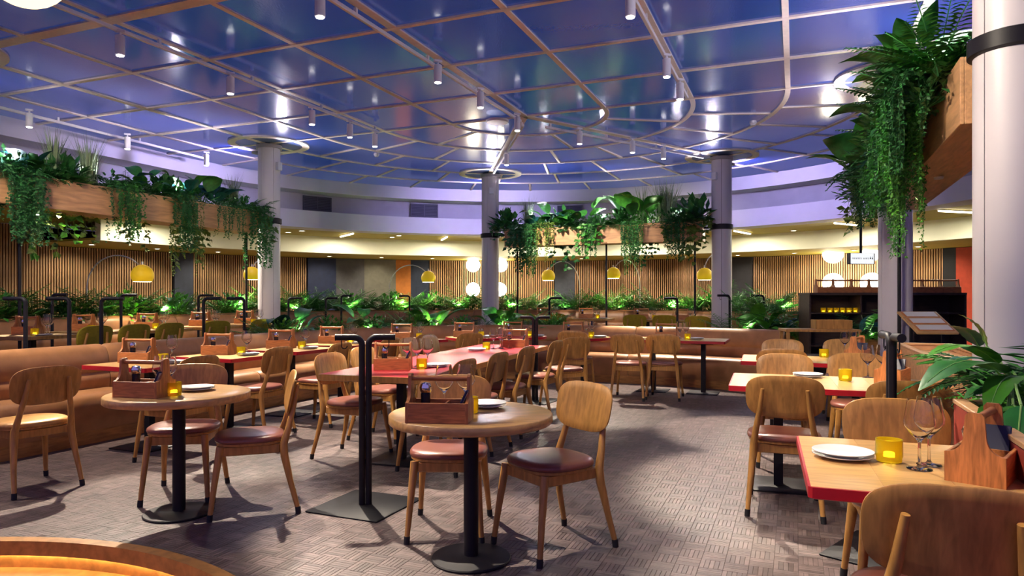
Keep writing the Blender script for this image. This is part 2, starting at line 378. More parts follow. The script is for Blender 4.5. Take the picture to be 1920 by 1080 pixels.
# ---- back wall with timber slats, doors and felt panels
DOORS = [(327, 362, (0.045, 0.055, 0.085), 'slate_door'), (577, 630, (0.02, 0.03, 0.08), 'navy_panel'), (630, 683, (0.10, 0.10, 0.11), 'felt_panel'), (683, 742, (0.17, 0.165, 0.13), 'felt_panel'),
         (742, 770, (0.50, 0.17, 0.03), 'orange_panel'), (770, 804, (0.02, 0.03, 0.06), 'navy_panel'), (1040, 1078, (0.07, 0.08, 0.11), 'slate_door'), (1373, 1411, (0.022, 0.022, 0.03), 'charcoal_door'),
         (1768, 1793, (0.008, 0.008, 0.012), 'black_panel'), (1793, 1840, (0.45, 0.05, 0.02), 'red_panel')]
def nt_of(p): d = Vector(p)-HUB; return d.dot(NV), d.dot(GV)
def back_wall():
    wl = sweep([(12.9, 0.0), (13.05, 0.0), (13.05, 3.05), (12.9, 3.05)], -9.0, -7.5, 3.0).build('wall_back', mat('slat_backing', (0.018, 0.012, 0.008), 0.9), kind='structure')
    sm = mat('timber_slat', (0.56, 0.33, 0.165), 0.5, vary=0.25, scale=3, stretch=(8, 8, .6), island=0.2)
    spans = []
    for (a, b, c, nm) in DOORS:
        pa = nt_of(ray_ring(a, 12.8)); pb = nt_of(ray_ring(b, 12.8)); da, db = (math.degrees(math.atan2(*p)) for p in (pa, pb)); spans.append((da, db))
        k = 6
        ring = [[(*pol(r, da+(db-da)*i/k), z) for r, z in ((12.78, TIER), (12.88, TIER), (12.88, 2.60), (12.78, 2.60))] for i in range(k+1)]
        MB().loft(ring).build(nm, mat(nm+'_%d' % a, c, 0.75, vary=0.15, scale=6), wl, angle=30)
    pitch = math.degrees(0.064/12.84); angs = []
    a = -93.0
    while a < 40:
        if not any(s[0]-.1 < a < s[1]+.1 for s in spans): angs.append(a)
        a += pitch
    def slat(h): return MB().box((0, 0, h/2), (0.031, 0.042, h))
    ml = slat(2.45).mesh('slat', 0); mt = slat(2.90).mesh('slat', 0)
    for me in (ml, mt): me.materials.append(sm)
    key = sorted(angs, key=lambda q: Vector(pol(12.84, q)).length)
    near = set(key[:290]); rest = MB()
    for q in angs:
        x, y = pol(12.85, q); rz = -(math.radians(q)+A_G); tall = q < -86.5
        if q in near: link('slat', mt if tall else ml, wl, (x, y, TIER), rz)
        else: rest.box((x, y, TIER+1.225), (0.031, 0.042, 2.45), rz=rz)
    rest.build('slat_field', sm, wl, kind='stuff', angle=0)
back_wall()
# right-hand outer wall and the dark wall behind the camera's left, seen only past the furniture
MB().box((13.0, 8.0, 1.53), (0.2, 14, 3.05), rz=-A_G).build('wall_right', mat('dark_wall', (0.05, 0.035, 0.03), .8), kind='structure', angle=0)

# ---- vents in the cornice recess
def vents():
    for (a, b, nm) in ((568, 621, 'dark air vent in the cornice, left of the far column'), (770, 821, 'dark air vent in the cornice, just left of the centre column'),
                       (1045, 1092, 'dark air vent in the cornice behind the centre planter'), (1262, 1316, 'dark air vent in the cornice by the right end of centre planter')):
        p, q = Vector(ray_ring(a, 8.2)), Vector(ray_ring(b, 8.2)); c = (p+q)/2; w = (q-p).length; rz = math.atan2((q-p).y, (q-p).x)
        v = thing('air_vent', nm, 'vent', (c.x, c.y, 3.70), rz, 'cornice vents')
        MB().box((0, 0.0, 0), (w, 0.02, 0.36)).build('backing', mat('vent_dark', (0.03, 0.03, 0.06), .6), v, angle=0)
        fr = MB()
        for s in (-1, 1): fr.box((s*(w/2-.01), -.015, 0), (.02, .03, .36)); fr.box((0, -.015, s*.17), (w, .03, .02))
        fr.box((0, -.015, 0), (.02, .03, .34)); fr.build('frame', mat('vent_frame', (0.07, 0.07, 0.12), .5), v, angle=0)
        sl = MB().box((0, -0.012, 0), (w-.05, .006, .018)).mesh('louvre', 0); sl.materials.append(mat('vent_frame', (0, 0, 0)))
        for k in range(8): o = link('louvre', sl, v, (0, 0, -.14+k*.04)); o.rotation_euler = (0.6, 0, 0)
vents()
# ---- soffit lights: LED battens and small downlights
def soffit_lights():
    led = mat('led_white_warm', (1, .95, .8), .5, emit=(1, .90, .62), estr=9)
    for i, (px, R) in enumerate(((300, 9.2), (650, 9.0), (833, 9.0), (1010, 9.0), (1190, 9.0), (1392, 9.0), (1590, 9.0), (1800, 9.0))):
        x, y = ray_ring(px, R); n, t = nt_of((x, y)); a = math.atan2(n, max(t, 0)) if t > 0 else -math.pi/2 if n < 0 else math.pi/2
        b = thing('led_batten', '%s LED batten from the left on the olive soffit' % ORD[i], 'ceiling light', (x, y, 3.035), math.pi/2-(a+A_G), 'soffit battens')
        MB().box((0, 0, 0.012), (1.1, .05, .02)).build('housing', mat('white_plastic', (.75, .73, .76), .4), b, angle=0)
        MB().bbox((0, 0, -.012), (1.08, .042, .028), .008).build('diffuser', led, b)
        l = bpy.data.lights.new('batten_light', 'AREA'); l.shape = 'RECTANGLE'; l.size = 1.0; l.size_y = .05; l.energy = 60; l.color = (1, .93, .74)
        o = bpy.data.objects.new('batten_light', l); COL.objects.link(o); o.parent = b; o.location = (0, 0, -.035)
    dm = mat('downlight_glow', (1, .9, .7), .5, emit=(1, .85, .55), estr=12)
    for i, (px, R) in enumerate(((230, 9.5), (540, 9.3), (566, 8.7), (735, 9.3), (748, 8.7), (1108, 9.3), (1488, 9.6), (1700, 9.3))):
        x, y = ray_ring(px, R); d = thing('downlight', '%s small round downlight from the left on the olive soffit' % ORD[i], 'ceiling light', (x, y, 3.05), 0, 'soffit downlights')
        MB().lathe([(.055, -.006), (.085, -.012), (.09, 0), (.055, 0)], 20).build('bezel', mat('white_plastic', (.75, .73, .76), .4), d)
        MB().lathe([(.053, -.008), (.053, -.002)], 20).build('lens', dm, d)
    # small wall washers in the lower soffit in front of the slats
    for i, a in enumerate((-84, -76, -68, -60, -52, -44, -36, -28, -20, -12, -4, 4, 12, 20, 28, 36)):
        x, y = pol(11.6, a); d = thing('downlight', '%s slat-wall washer from the left in the lower soffit' % ORD[i], 'ceiling light', (x, y, 2.605), 0, 'slat wall washers')
        MB().lathe([(.05, -.008), (.08, -.012), (.085, 0), (.05, 0)], 16).build('bezel', mat('white_plastic', (.75, .73, .76), .4), d)
        MB().lathe([(.048, -.009), (.048, -.002)], 16).build('lens', dm, d)
        tx, ty = pol(12.85, a)
        spot('washer_light', d, (0, 0, -.03), (tx-x, ty-y, -1.5), 58, 95, .8, (1, .86, .62), .05)
soffit_lights()
# ---- globe wall lamps and the ones on the right
def globes():
    gm = mat('opal_globe', (1, .97, .9), .4, emit=(1, .95, .82), estr=5)
    for i, (px, py, r, nm) in enumerate(((887, 497, .235, 'upper glowing globe on slats left of the centre column'), (939, 497, .235, 'upper glowing globe just right of the centre column'),
        (887, 543, .235, 'lower glowing globe among plants left of the centre column'), (937, 543, .235, 'lower glowing globe right of the centre column'),
        (1562, 475, .285, 'upper left glowing globe beside the hanging sign'), (1634, 470, .285, 'upper right glowing globe half behind the hanging sign'),
        (1562, 531, .285, 'lower left glowing globe behind the shelf top caddies'), (1634, 531, .285, 'lower right glowing globe behind the shelf top caddies'))):
        x, y = ray_ring(px, 12.45); z = EYE+(Y_H-py)*y/F_PX
        g = thing('globe_wall_lamp', nm, 'lamp', (x, y, z), 0, 'globe lamps')
        MB().lathe([(max(.001, r*math.sin(math.pi*k/16)), -r*math.cos(math.pi*k/16)) for k in range(17)], 28).build('globe', gm, g)
        d = (Vector((x, y))-HUB).normalized()
        MB().tube([(0, 0, 0), (d.x*.38, d.y*.38, 0)], .05, 10).build('wall_mount', BLACK(), g)
        point('globe_light', g, (-d.x*(r+.05), -d.y*(r+.05), 0), 14, (1, .86, .55), .12)
globes()
# ---- hanging illuminated sign
def sign():
    x, y = ray_depth(1614, 12.6); z = EYE+(Y_H-485)*y/F_PX
    s = thing('hanging_sign', 'white illuminated sign box hanging beside the grey column', 'sign', (x, y, z), math.radians(8))
    w, h = .50, .205
    MB().bbox((0, 0, 0), (w, .10, h), .008).build('box', mat('sign_case', (.05, .06, .08), .4), s)
    MB().box((-.008, -.054, 0), (w-.05, .012, h-.015)).build('light_panel', mat('sign_face', (.9, .9, .9), .4, emit=(.95, 1, 1), estr=.55), s, angle=0)
    tm = mat('sign_letters', (.30, .30, .34), .6); random.seed(5)
    mb = MB(); xx = -.215
    for k in range(14):                               # two short rows of letters too small to read in the photograph
        if k in (8,): xx += .028; continue
        mb.box((xx+.008, -.062, .0), (.004, .004, .03)); mb.box((xx+.014, -.062, random.choice((-.012, 0, .012))), (.010, .004, .004))
        if k % 2: mb.box((xx+.019, -.062, 0), (.004, .004, .03))
        xx += .0235
    mb.build('lettering', tm, s, angle=0)
    for k, q in enumerate((.145, .185)):
        p = MB(); p.lathe([(.007, -.003), (.007, .003)], 10, M=Matrix.Translation((q, -.062, .026)) @ Matrix.Rotation(math.pi/2, 4, 'X'))
        p.prism([(-.008, -.012), (.008, -.012), (.010, .014), (-.010, .014)] if k == 0 else [(-.014, -.014), (.014, -.014), (.004, .014), (-.004, .014)], -.003, .003, Matrix.Translation((q, -.062, 0)) @ Matrix.Rotation(math.pi/2, 4, 'X'))
        p.build('figure_symbol', mat('sign_black', (.02, .02, .02), .5), s)
    MB().tube([(0, 0, h/2), (0, 0, 3.06-z)], .024, 10).build('drop_pole', BLACK(), s)
sign()

# ================================================================== BANQUETTES
def smooth_path(pts, step=0.12):
    out = []; P = [Vector(p) for p in pts]
    for a, b in zip(P, P[1:]):
        k = max(1, int((b-a).length/step))
        for i in range(k): out.append(a+(b-a)*i/k)
    out.append(P[-1]); return out
PROF_SEAT = [(0.03, .12), (0.005, .20), (0.0, .34), (0.012, .415), (0.05, .447), (0.12, .458), (0.45, .445), (0.47, .40), (0.47, .12)]
PROF_BACK = [(.475, .30), (.462, .455), (.452, .52), (.458, .565), (.478, .590), (.485, .600), (.478, .612), (.470, .65), (.482, .74), (.50, .81), (.525, .850), (.56, .872), (.61, .872), (.645, .85), (.655, .80), (.655, .30)]
def banquette(label, path, base, seams, hide=()):
    P = smooth_path(path); N = []
    for i in range(len(P)):
        t = (P[min(i+1, len(P)-1)]-P[max(i-1, 0)]).normalized(); N.append(Vector((-t.y, t.x)))      # left normal = outward
    cum = [0]
    for i in range(1, len(P)): cum.append(cum[-1]+(P[i]-P[i-1]).length)
    total = cum[-1]
    def at(s):
        s = min(max(s, 0), total-1e-6)
        i = max(k for k in range(len(cum)) if cum[k] <= s); i = min(i, len(P)-2); f = (s-cum[i])/max(1e-6, cum[i+1]-cum[i])
        return P[i].lerp(P[i+1], f), N[i].lerp(N[i+1], f).normalized()
    th = thing('banquette', label, 'banquette', (0, 0, 0))
    tan = TAN(); wood = mat('plinth_wood', (0.36, 0.165, 0.05), 0.45, vary=0.3, scale=4, stretch=(2, 2, 12))
    cuts = [0]
    while cuts[-1] < total-1.9*seams: cuts.append(cuts[-1]+seams)
    cuts.append(total)
    def run(prof, s0, s1, pinch, step=.14):
        k = max(4, int((s1-s0)/step)); rings = []; cd = sum(p[0] for p in prof)/len(prof); cz = sum(p[1] for p in prof)/len(prof)
        ss = [s0+.004, s0+.018, s0+.05]+[s0+.05+(s1-s0-.1)*i/k for i in range(1, k)]+[s1-.05, s1-.018, s1-.004]
        for s in ss:
            e = min(s-s0, s1-s); f = 1-pinch*max(0, 1-e/.05)**2
            p, nn = at(s)
            rings.append([(p.x+nn.x*(cd+(d-cd)*f), p.y+nn.y*(cd+(d-cd)*f), base+cz+(z-cz)*f) for d, z in prof])
        return MB().loft(rings)
    for a, b in zip(cuts, cuts[1:]):
        run(PROF_SEAT, a, b, .07).build('seat_cushion', tan, th, angle=60)
        run(PROF_BACK, a, b, .10).build('back_cushion', tan, th, angle=60)
    run([(.035, 0), (.035, .125), (.62, .125), (.62, 0)], 0, total, 0).build('plinth', wood, th)
    run([(.60, .1), (.60, .80), (.668, .80), (.668, .0), (.60, 0)], 0, total, 0).build('back_board', wood, th)
inner = [(-1.97, -8.6), (-1.93, -2.9)]
for i in range(1, 12):
    a = math.pi/2*i/12; inner.append((0.30-2.23*math.cos(a), -2.9+3.28*math.sin(a)))
inner += [(0.30, .38), (1.5, .36), (2.4, .30), (3.0, .16), (3.62, -.10)]
banquette('long tan leather banquette curving round the sunken dining floor', [W(*p) for p in inner], 0.0, 1.62)
outp = [W(-5.62, -8.0)]+[pol(5.62, a) for a in range(-90, 33, 3)]
banquette('tan leather banquette on the raised tier below the plant bed', outp, TIER, 1.7)
# planter bed behind the outer banquette
def bed():
    b = thing('planter_bed', 'long timber plant bed behind the rear banquette', 'planter', (0, 0, 0))
    wood = mat('plinth_wood', (0, 0, 0))
    for r0, r1 in ((6.30, 6.34), (7.06, 7.10)):
        sweep([(r0, TIER), (r1, TIER), (r1, 1.04), (r0, 1.04)], -8.0, None, 3.0, -90, 40).build('side_board', wood, b)
    sweep([(6.34, .6), (7.06, .6), (7.06, .98), (6.34, .98)], -8.0, None, 3.0, -90, 40).build('soil', mat('soil', (.03, .022, .015), .9, vary=.3), b)
    b2 = thing('planter_bed', 'timber plant bed in the corner behind the curved inner banquette', 'planter', (0, 0, 0))
    ring = lambda d0, d1, z0, z1: MB().loft([[(*W(p[0]+q[0]*d, p[1]+q[1]*d), z) for d, z in ((d0, z0), (d1, z0), (d1, z1), (d0, z1))] for p, q in BEDP])
    ring(.72, .76, TIER, .80).build('side_board', wood, b2); ring(1.16, 1.20, TIER, .80).build('side_board', wood, b2)
    ring(.76, 1.16, TIER, .74).build('soil', mat('soil', (0, 0, 0)), b2)
BEDP = []
for i in range(0, 13):
    a = math.pi/2*(0.06+i/12*.88); BEDP.append(((0.30-2.23*math.cos(a), -2.9+3.28*math.sin(a)), Vector((-math.cos(a)*3.28, math.sin(a)*2.23)).normalized()))
bed()
# ================================================================== CHAIRS
def sup(a, b, n, e=2.6, dx=0, dy=0):
    out = []
    for i in range(n):
        t = 2*math.pi*i/n; c, s = math.cos(t), math.sin(t)
        out.append((dx+a*math.copysign(abs(c)**(2/e), c), dy+b*math.copysign(abs(s)**(2/e), s)))
    return out
def make_chair(pad_mat, back_mat=None, frame=None, upholstered=False):
    t = thing('dining_chair', 'x', 'chair'); wood = frame or OAK()
    # seat pad
    prof = [(.90, .447), (.985, .452), (1.0, .463), (.985, .476), (.93, .485), (.75, .491), (.4, .494), (.05, .495)]
    MB().loft([[(x, y, z) for x, y in sup(.222*f, .210*f, 36, 2.7, 0, 0.0)] for f, z in prof]).build('seat_pad', pad_mat, t, angle=70)
    MB().loft([[(x, y, z) for x, y in sup(.212*f, .200*f, 28, 2.9)] for f, z in ((.93, .432), (1, .437), (1, .450))]).build('seat_board', wood, t)
    fr = MB()
    fr.bbox((0, .165, .405), (.33, .022, .055), .004)
    fr.bbox((0, -.175, .405), (.33, .022, .055), .004)
    for s in (-1, 1): fr.bbox((s*.168, -.005, .405), (.022, .33, .055), .004)
    fr.build('seat_frame', wood, t)
    black = mat('rubber_foot', (.012, .012, .014), .7)
    for s in (-1, 1):
        pts = [(s*.203, .226, .036), (s*.190, .205, .20), (s*.172, .172, .425), (s*.172, .17, .438)]
        l = MB().tube(pts, [.0145, .018, .0235, .022], 10).build('leg', wood, t, angle=50)
        MB().tube([(s*.2055, .229, 0.0), (s*.203, .226, .042)], [.0165, .0172], 10).build('foot_cap', black, l)
        pts = [(s*.212, -.275, .036), (s*.198, -.232, .20), (s*.182, -.198, .36), (s*.178, -.194, .43), (s*.166, -.222, .52), (s*.142, -.256, .66), (s*.126, -.281, .785)]
        l = MB().tube(pts, [.0145, .018, .024, .024, .0195, .0165, .0115], 10).build('leg', wood, t, angle=50)
        MB().tube([(s*.215, -.279, 0.0), (s*.212, -.275, .042)], [.0165, .0172], 10).build('foot_cap', black, l)
    # curved plywood backrest
    def surf(u, v, off):                         # u across, v up
        x = u; z = .735+v; y = -.222 - .055*(v+.13)/.27 + .30*u*u*0.9 + off
        return (x, y, z)
    n = 44; w, h = .23, .132
    out = []
    for i in range(n):
        tt = 2*math.pi*i/n; c, s = math.cos(tt), math.sin(tt); e = 3.3
        X = w*math.copysign(abs(c)**(2/e), c); V = h*math.copysign(abs(s)**(2/e), s)
        out.append((X*(1-.05*(1-V/h)*.5), V))
    T = .028 if upholstered else .013
    rf = [[surf(x*f, v*f, T*.5*k) for x, v in out] for f, k in ((.02, 1), (.35, 1), (.7, 1), (.975, 1), (1, .55), (1, -.55), (.975, -1), (.7, -1), (.35, -1), (.02, -1))]
    MB().loft(rf).build('backrest', back_mat or wood, t, angle=50)
    return t
CH = make_chair(PAD())
CHW = make_chair(mat('oak_seat', (0.48, 0.25, 0.075), .35, vary=.25, scale=6, stretch=(1, 7, 7)))
OLV = make_chair(mat('olive_fabric', (0.30, 0.235, 0.012), .85, vary=.15, scale=30), mat('olive_fabric', (0, 0, 0)), upholstered=True)
def chair(x, y, facing, label, group='oak dining chairs', proto=None, z=0.0):
    # facing: direction the sitter looks, degrees clockwise from straight ahead (+Y)
    return dup(proto or CH, USED, (x, y, z), -math.radians(facing), label, group)
def plate_chair(px, ytop, facing, label, group='oak dining chairs', proto=None, z=0.0):
    d = F_PX*(EYE-z-.86)/(ytop-Y_H); x = (px-960)*d/F_PX; a = math.radians(facing)
    return chair(x+.235*math.sin(a), d+.235*math.cos(a), facing, label, group, proto, z)
# front round tables
chair(.205, 3.74, 234.5, 'oak chair with brown pad right of the front round table')
chair(-.36, 3.99, 182, 'oak chair with brown pad tucked behind the front round table')
chair(-1.665, 4.41, 249, 'oak chair with brown pad right of the left round table')
chair(-2.22, 4.70, 170, 'oak chair with brown pad tucked behind the left round table')
chair(-3.42, 4.92, 302, 'oak chair with bare wooden seat at the left picture edge', proto=CHW)
# right-hand tables
GD = math.degrees(A_G)-2
chair(1.74, 4.44, GD, 'oak chair with tan pad in front of the middle right table, left seat')
chair(2.36, 4.20, GD, 'oak chair in front of the middle right table, right seat')
chair(1.70, 3.00, 180+GD, 'oak chair facing the camera behind the nearest right table')
chair(1.22, 2.00, GD-1, 'oak chair cut by the bottom right corner, back towards the camera')
plate_chair(1471, 665, 180+GD, 'oak chair facing the camera behind the middle right table, left seat')
plate_chair(1606, 664, 180+GD, 'oak chair facing the camera behind the middle right table, right seat')
plate_chair(1466, 655, GD, 'oak chair in front of the furthest right table, back seen')
plate_chair(1467, 637, 180+GD, 'oak chair facing the camera behind the furthest right table, left seat')
plate_chair(1583, 637, 180+GD, 'oak chair facing the camera behind the furthest right table, right seat')
# communal table, right side (backs towards us) and left side
for i, (px, py, f) in enumerate(((868, 674, -69), (932, 661, -68), (985, 650, -67), (1040, 639, -66), (1078, 633, -30))):
    plate_chair(px, py, f, '%s oak chair from the front along the red table, right side' % ORD[i], 'chairs along the red table')
for i, (px, py) in enumerate(((622, 663), (684, 651), (768, 634), (808, 629))):
    plate_chair(px, py, 111, '%s oak chair from the front along the red table, left side' % ORD[i], 'chairs along the red table')
# chairs at the left banquette tables
for i, (px, py, f) in enumerate(((372, 668, 290), (520, 651, 290), (636, 643, 290), (730, 634, 292), (796, 627, 300), (880, 625, 320))):
    plate_chair(px, py, f, '%s oak chair from the left facing the curved banquette' % ORD[i], 'chairs facing the banquette')
plate_chair(1176, 627, 18, 'left one of two oak chairs at the far right banquette table')
plate_chair(1243, 627, 20, 'right one of two oak chairs at the far right banquette table')
plate_chair(1074, 621, 20, 'oak chair with its back to us at the far round-ended table')
# olive chairs on the tier
for i, (px, R, f) in enumerate(((150, 3.75, 290), (225, 3.75, 290), (292, 3.75, 290), (385, 3.75, 300), (465, 3.75, 290), (985, 3.3, 0), (1040, 3.4, 0), (1190, 3.3, 10), (1245, 3.45, 10), (1308, 3.5, 15))):
    x, y = ray_ring(px, R); chair(x, y, f, '%s olive upholstered chair from the left on the raised tier' % ORD[i], 'olive chairs on the tier', OLV, TIER)

# ================================================================== TABLES
def round_table(x, y, label, r=.418):
    t = thing('round_table', label, 'table', (x, y, 0), 0.3, 'round oak tables')
    top = mat('round_oak_top', (0.58, 0.33, 0.12), 0.28, vary=.25, scale=4, stretch=(1.2, 10, 10), bump=.03)
    MB().lathe([(r-.006, .704), (r, .710), (r, .744), (r-.006, .75), (r*.6, .75), (.02, .75)], 72).build('table_top', top, t, angle=50)
    MB().lathe([(.038, .02), (.038, .70)], 24).build('pole', BLACK(), t)
    MB().lathe([(.10, .692), (.10, .705)], 24).build('mount_plate', BLACK(), t)
    MB().lathe([(.203, 0), (.205, .008), (.200, .013), (.06, .018), (.045, .022)], 56).build('base_plate', BLACK(), t)
def rect_table(x, y, w, d, rz, label, boards=0, z=0.0, top=None, edge=None, poles=((0, 0),), th=.04, group='red-edged tables', r=0.0, base=.42):
    t = thing('dining_table', label, 'table', (x, y, z), rz, group)
    edge = edge or RED(); top = top or OAKT(); e = .008
    if r:
        out = sup(w/2, d/2, 44, 5 if r < 1 else 2.3); inn = sup(w/2-e, d/2-e, 44, 5 if r < 1 else 2.3)
    else:
        q = .012; out = [(-w/2+q, -d/2), (w/2-q, -d/2), (w/2, -d/2+q), (w/2, d/2-q), (w/2-q, d/2), (-w/2+q, d/2), (-w/2, d/2-q), (-w/2, -d/2+q)]
        inn = [(px*(1-2*e/w), py*(1-2*e/d)) for px, py in out]
    MB().loft([[(*p, zz) for p in o] for o, zz in ((inn, .75-th), (out, .75-th+.004), (out, .7485), (inn, .7492))]).build('edge_band', edge, t)
    if boards:
        bw = (w-2*e)/boards
        for k in range(boards):
            MB().bbox((-w/2+e+bw*(k+.5), 0, .746), (bw-.0003, d-2*e, .008), .0008).build('top_board', top, t, angle=0)
    else: MB().prism([(px*.999, py*.999) for px, py in inn], .744, .75).build('table_top', top, t, angle=30)
    for (a, b) in poles:
        MB().box((a, b, .36), (.062, .062, .70)).build('pole', BLACK(), t, angle=0)
        MB().bbox((a, b, .70), (.30, .30, .02), .004).build('mount_plate', BLACK(), t)
        MB().bbox((a, b, .006), (base, base, .012), .003).build('base_plate', BLACK(), t)
round_table(-.21, 3.56, 'round oak table on a black pedestal, front centre')
round_table(-2.07, 4.31, 'round oak table on a black pedestal, nearer the left banquette')
RT = -math.radians(20)
def corner_table(cx, cy, w, d, rz): return (cx+w/2*math.cos(rz)-d/2*math.sin(rz), cy+w/2*math.sin(rz)+d/2*math.cos(rz))
R1 = corner_table(.925, 2.165, 1.30, .86, RT); R2 = corner_table(1.455, 4.66, 1.36, .84, RT); R3 = corner_table(2.13, 6.46, 1.30, .80, RT)
rect_table(*R1, 1.30, .86, RT, 'red-edged oak table nearest to the camera at right', 6, poles=((.35, 0),))
rect_table(*R2, 1.36, .84, RT, 'middle one of the three red-edged tables on the right', 6, poles=((-.36, 0), (.36, 0)))
rect_table(*R3, 1.30, .80, RT, 'furthest of the three red-edged tables on the right', 6, poles=((-.36, 0), (.36, 0)))
LT = []
for i in range(5):
    x, y = W(-1.40 if i < 4 else -1.05, -5.75+i*.95 if i < 4 else -1.75); LT.append((x, y))
    rect_table(x, y, .78, .74, RZ if i < 4 else RZ-.35, '%s red-edged table from the left along the curved banquette' % ORD[i], poles=((0, 0),), base=.46)
x, y = W(-.45, -.95); LT.append((x, y)); rect_table(x, y, .72, .72, RZ-.7, 'sixth red-edged table from the left along the curved banquette', r=.5)
F1 = W(.12, -.42); rect_table(*F1, .74, .72, RZ, 'small round-ended red table at the far banquette behind the red table', top=REDTOP(), r=2)
F2 = W(1.05, -.28); rect_table(*F2, .80, .72, RZ, 'round-ended red-edged table at the middle of the far banquette', r=2)
F3 = W(2.45, -.28); rect_table(*F3, 1.35, .74, RZ, 'long red-edged table at the far right banquette', poles=((-.35, 0), (.35, 0)))
# communal table
CA, CB, CC = Vector(ground(617, 699, .75)), Vector(ground(790, 709, .75)), Vector(ground(1028, 648, .75))
ax = (CC-CB).normalized(); rzc = math.atan2(ax.y, ax.x)-math.pi/2; Lc = (CC-CB).length; wv = Vector((-ax.y, ax.x)); wc = .88
cc = CB+ax*Lc/2+wv*wc/2
rect_table(cc.x, cc.y, wc, Lc, rzc, 'long red-topped communal table in the middle of the floor', 0, top=REDTOP(), edge=OAK(), poles=((0, -Lc/2+.55), (0, 0.1), (0, Lc/2-.5)), th=.05, group='communal table', base=.46)
# tier tables
TT = []
for i, (px, R) in enumerate(((60, 4.35), (165, 4.6), (285, 4.4), (385, 4.45), (468, 4.5), (1030, 4.2), (1110, 4.0), (1215, 4.1), (1290, 4.2))):
    x, y = ray_ring(px, R); TT.append((x, y))
    rect_table(x, y, .8, .72, RZ, '%s oak table from the left on the raised tier' % ORD[i], z=TIER, edge=OAK(), group='tier tables')

# ================================================================== COAT STANDS
def make_stand():
    t = thing('coat_stand', 'x', 'coat stand')
    b = BLACK(); Hs = 1.105
    MB().bbox((0, 0, .005), (.53, .53, .01), .003, math.radians(-31)).build('base_plate', mat('base_plate_black', (.007, .007, .010), .55, spec=.18), t)
    for s in (-1, 1):
        pts = [(s*.021, 0, .01), (s*.021, 0, Hs-.07)]
        for k in range(1, 8):
            a = math.pi/2*k/7; pts.append((s*(.021+.05*(1-math.cos(a))), 0, Hs-.07+.05*math.sin(a)))
        pts.append((s*.185, 0, Hs-.02))
        p = MB().tube(pts, .0205, 14).build('post', b, t)
        MB().tube([(s*.183, 0, Hs-.02), (s*.190, 0, Hs-.02)], .0215, 14).build('end_cap', b, p)
        hk = [(s*.150, 0, Hs-.035), (s*.150, 0, Hs-.075)]+[(s*(.150-.018*(1-math.cos(a))), 0, Hs-.075-.018*math.sin(a)) for a in (.5, 1.0, 1.57, 2.1, 2.7, 3.14)]
        MB().tube(hk, .0035, 6).build('hook', b, p)
    return t
STAND = make_stand()
def stand(x, y, rz, label, z=0.0): return dup(STAND, USED, (x, y, z), rz, label, 'black coat stands')
stand(*ground(685, 948), math.radians(8), 'tall black double coat stand on a square plate, front left of centre')
x, y = ground(1672, 605, 1.105); stand(1.97, 3.60, math.radians(75), 'black coat stand seen end-on among the right-hand tables').scale = (1, 1, 1.05)
x, y = ray_depth(1003, 9.0); stand(x, y, 0.05, 'black double coat stand at the far end of the red table')
def make_hook_post():
    t = thing('coat_post', 'x', 'coat stand'); b = BLACK(); Hs = 1.20
    MB().bbox((0, 0, .005), (.36, .36, .01), .003).build('base_plate', mat('base_plate_black', (0, 0, 0)), t)
    pts = [(0, 0, .01), (0, 0, Hs-.07)]+[(.05*(1-math.cos(math.pi/2*k/7)), 0, Hs-.07+.05*math.sin(math.pi/2*k/7)) for k in range(1, 8)]+[(.23, 0, Hs-.02)]
    q = MB().tube(pts, .020, 12).build('post', b, t); MB().tube([(.228, 0, Hs-.02), (.235, 0, Hs-.02)], .021, 12).build('end_cap', b, q)
    MB().tube([(.19, 0, Hs-.035), (.19, 0, Hs-.075), (.183, 0, Hs-.088), (.172, 0, Hs-.092), (.162, 0, Hs-.085)], .0035, 6).build('hook', b, q)
    return t
POST = make_hook_post()
for i, (px, R, s) in enumerate(((48, 3.05, 1), (130, 3.05, 1), (190, 3.05, 0), (382, 3.08, 0), (458, 3.08, 1), (541, 4.3, 0), (611, 4.3, 0), (1030, 2.3, 0), (1270, 2.75, 1))):
    x, y = ray_ring(px, R); dup(POST, USED, (x, y, TIER), (math.pi if s else 0)+.12*((i % 3)-1), '%s black one-armed coat post from the left on the raised tier' % ORD[i], 'black coat posts')
for i, (px, R, s) in enumerate(((98, 5.27, 0), (227, 5.27, 0), (372, 5.27, 0), (640, 5.27, 0), (768, 5.27, 1), (1368, 4.0, 1), (1432, 5.2, 1))):
    x, y = ray_ring(px, R); dup(POST, USED, (x, y, TIER), (math.pi if s else 0)+.2*((i % 3)-1), ['small far coat post before the plants, left end', 'small far coat post left of the left arc lamp head', 'small far coat post before the slate door', 'far coat post before the dark felt panels',
        'far coat post before the orange panel', 'black coat post beside the column right of centre', 'far coat post before the right slat wall'][i], 'black coat posts').scale = (1, 1, 1.04)

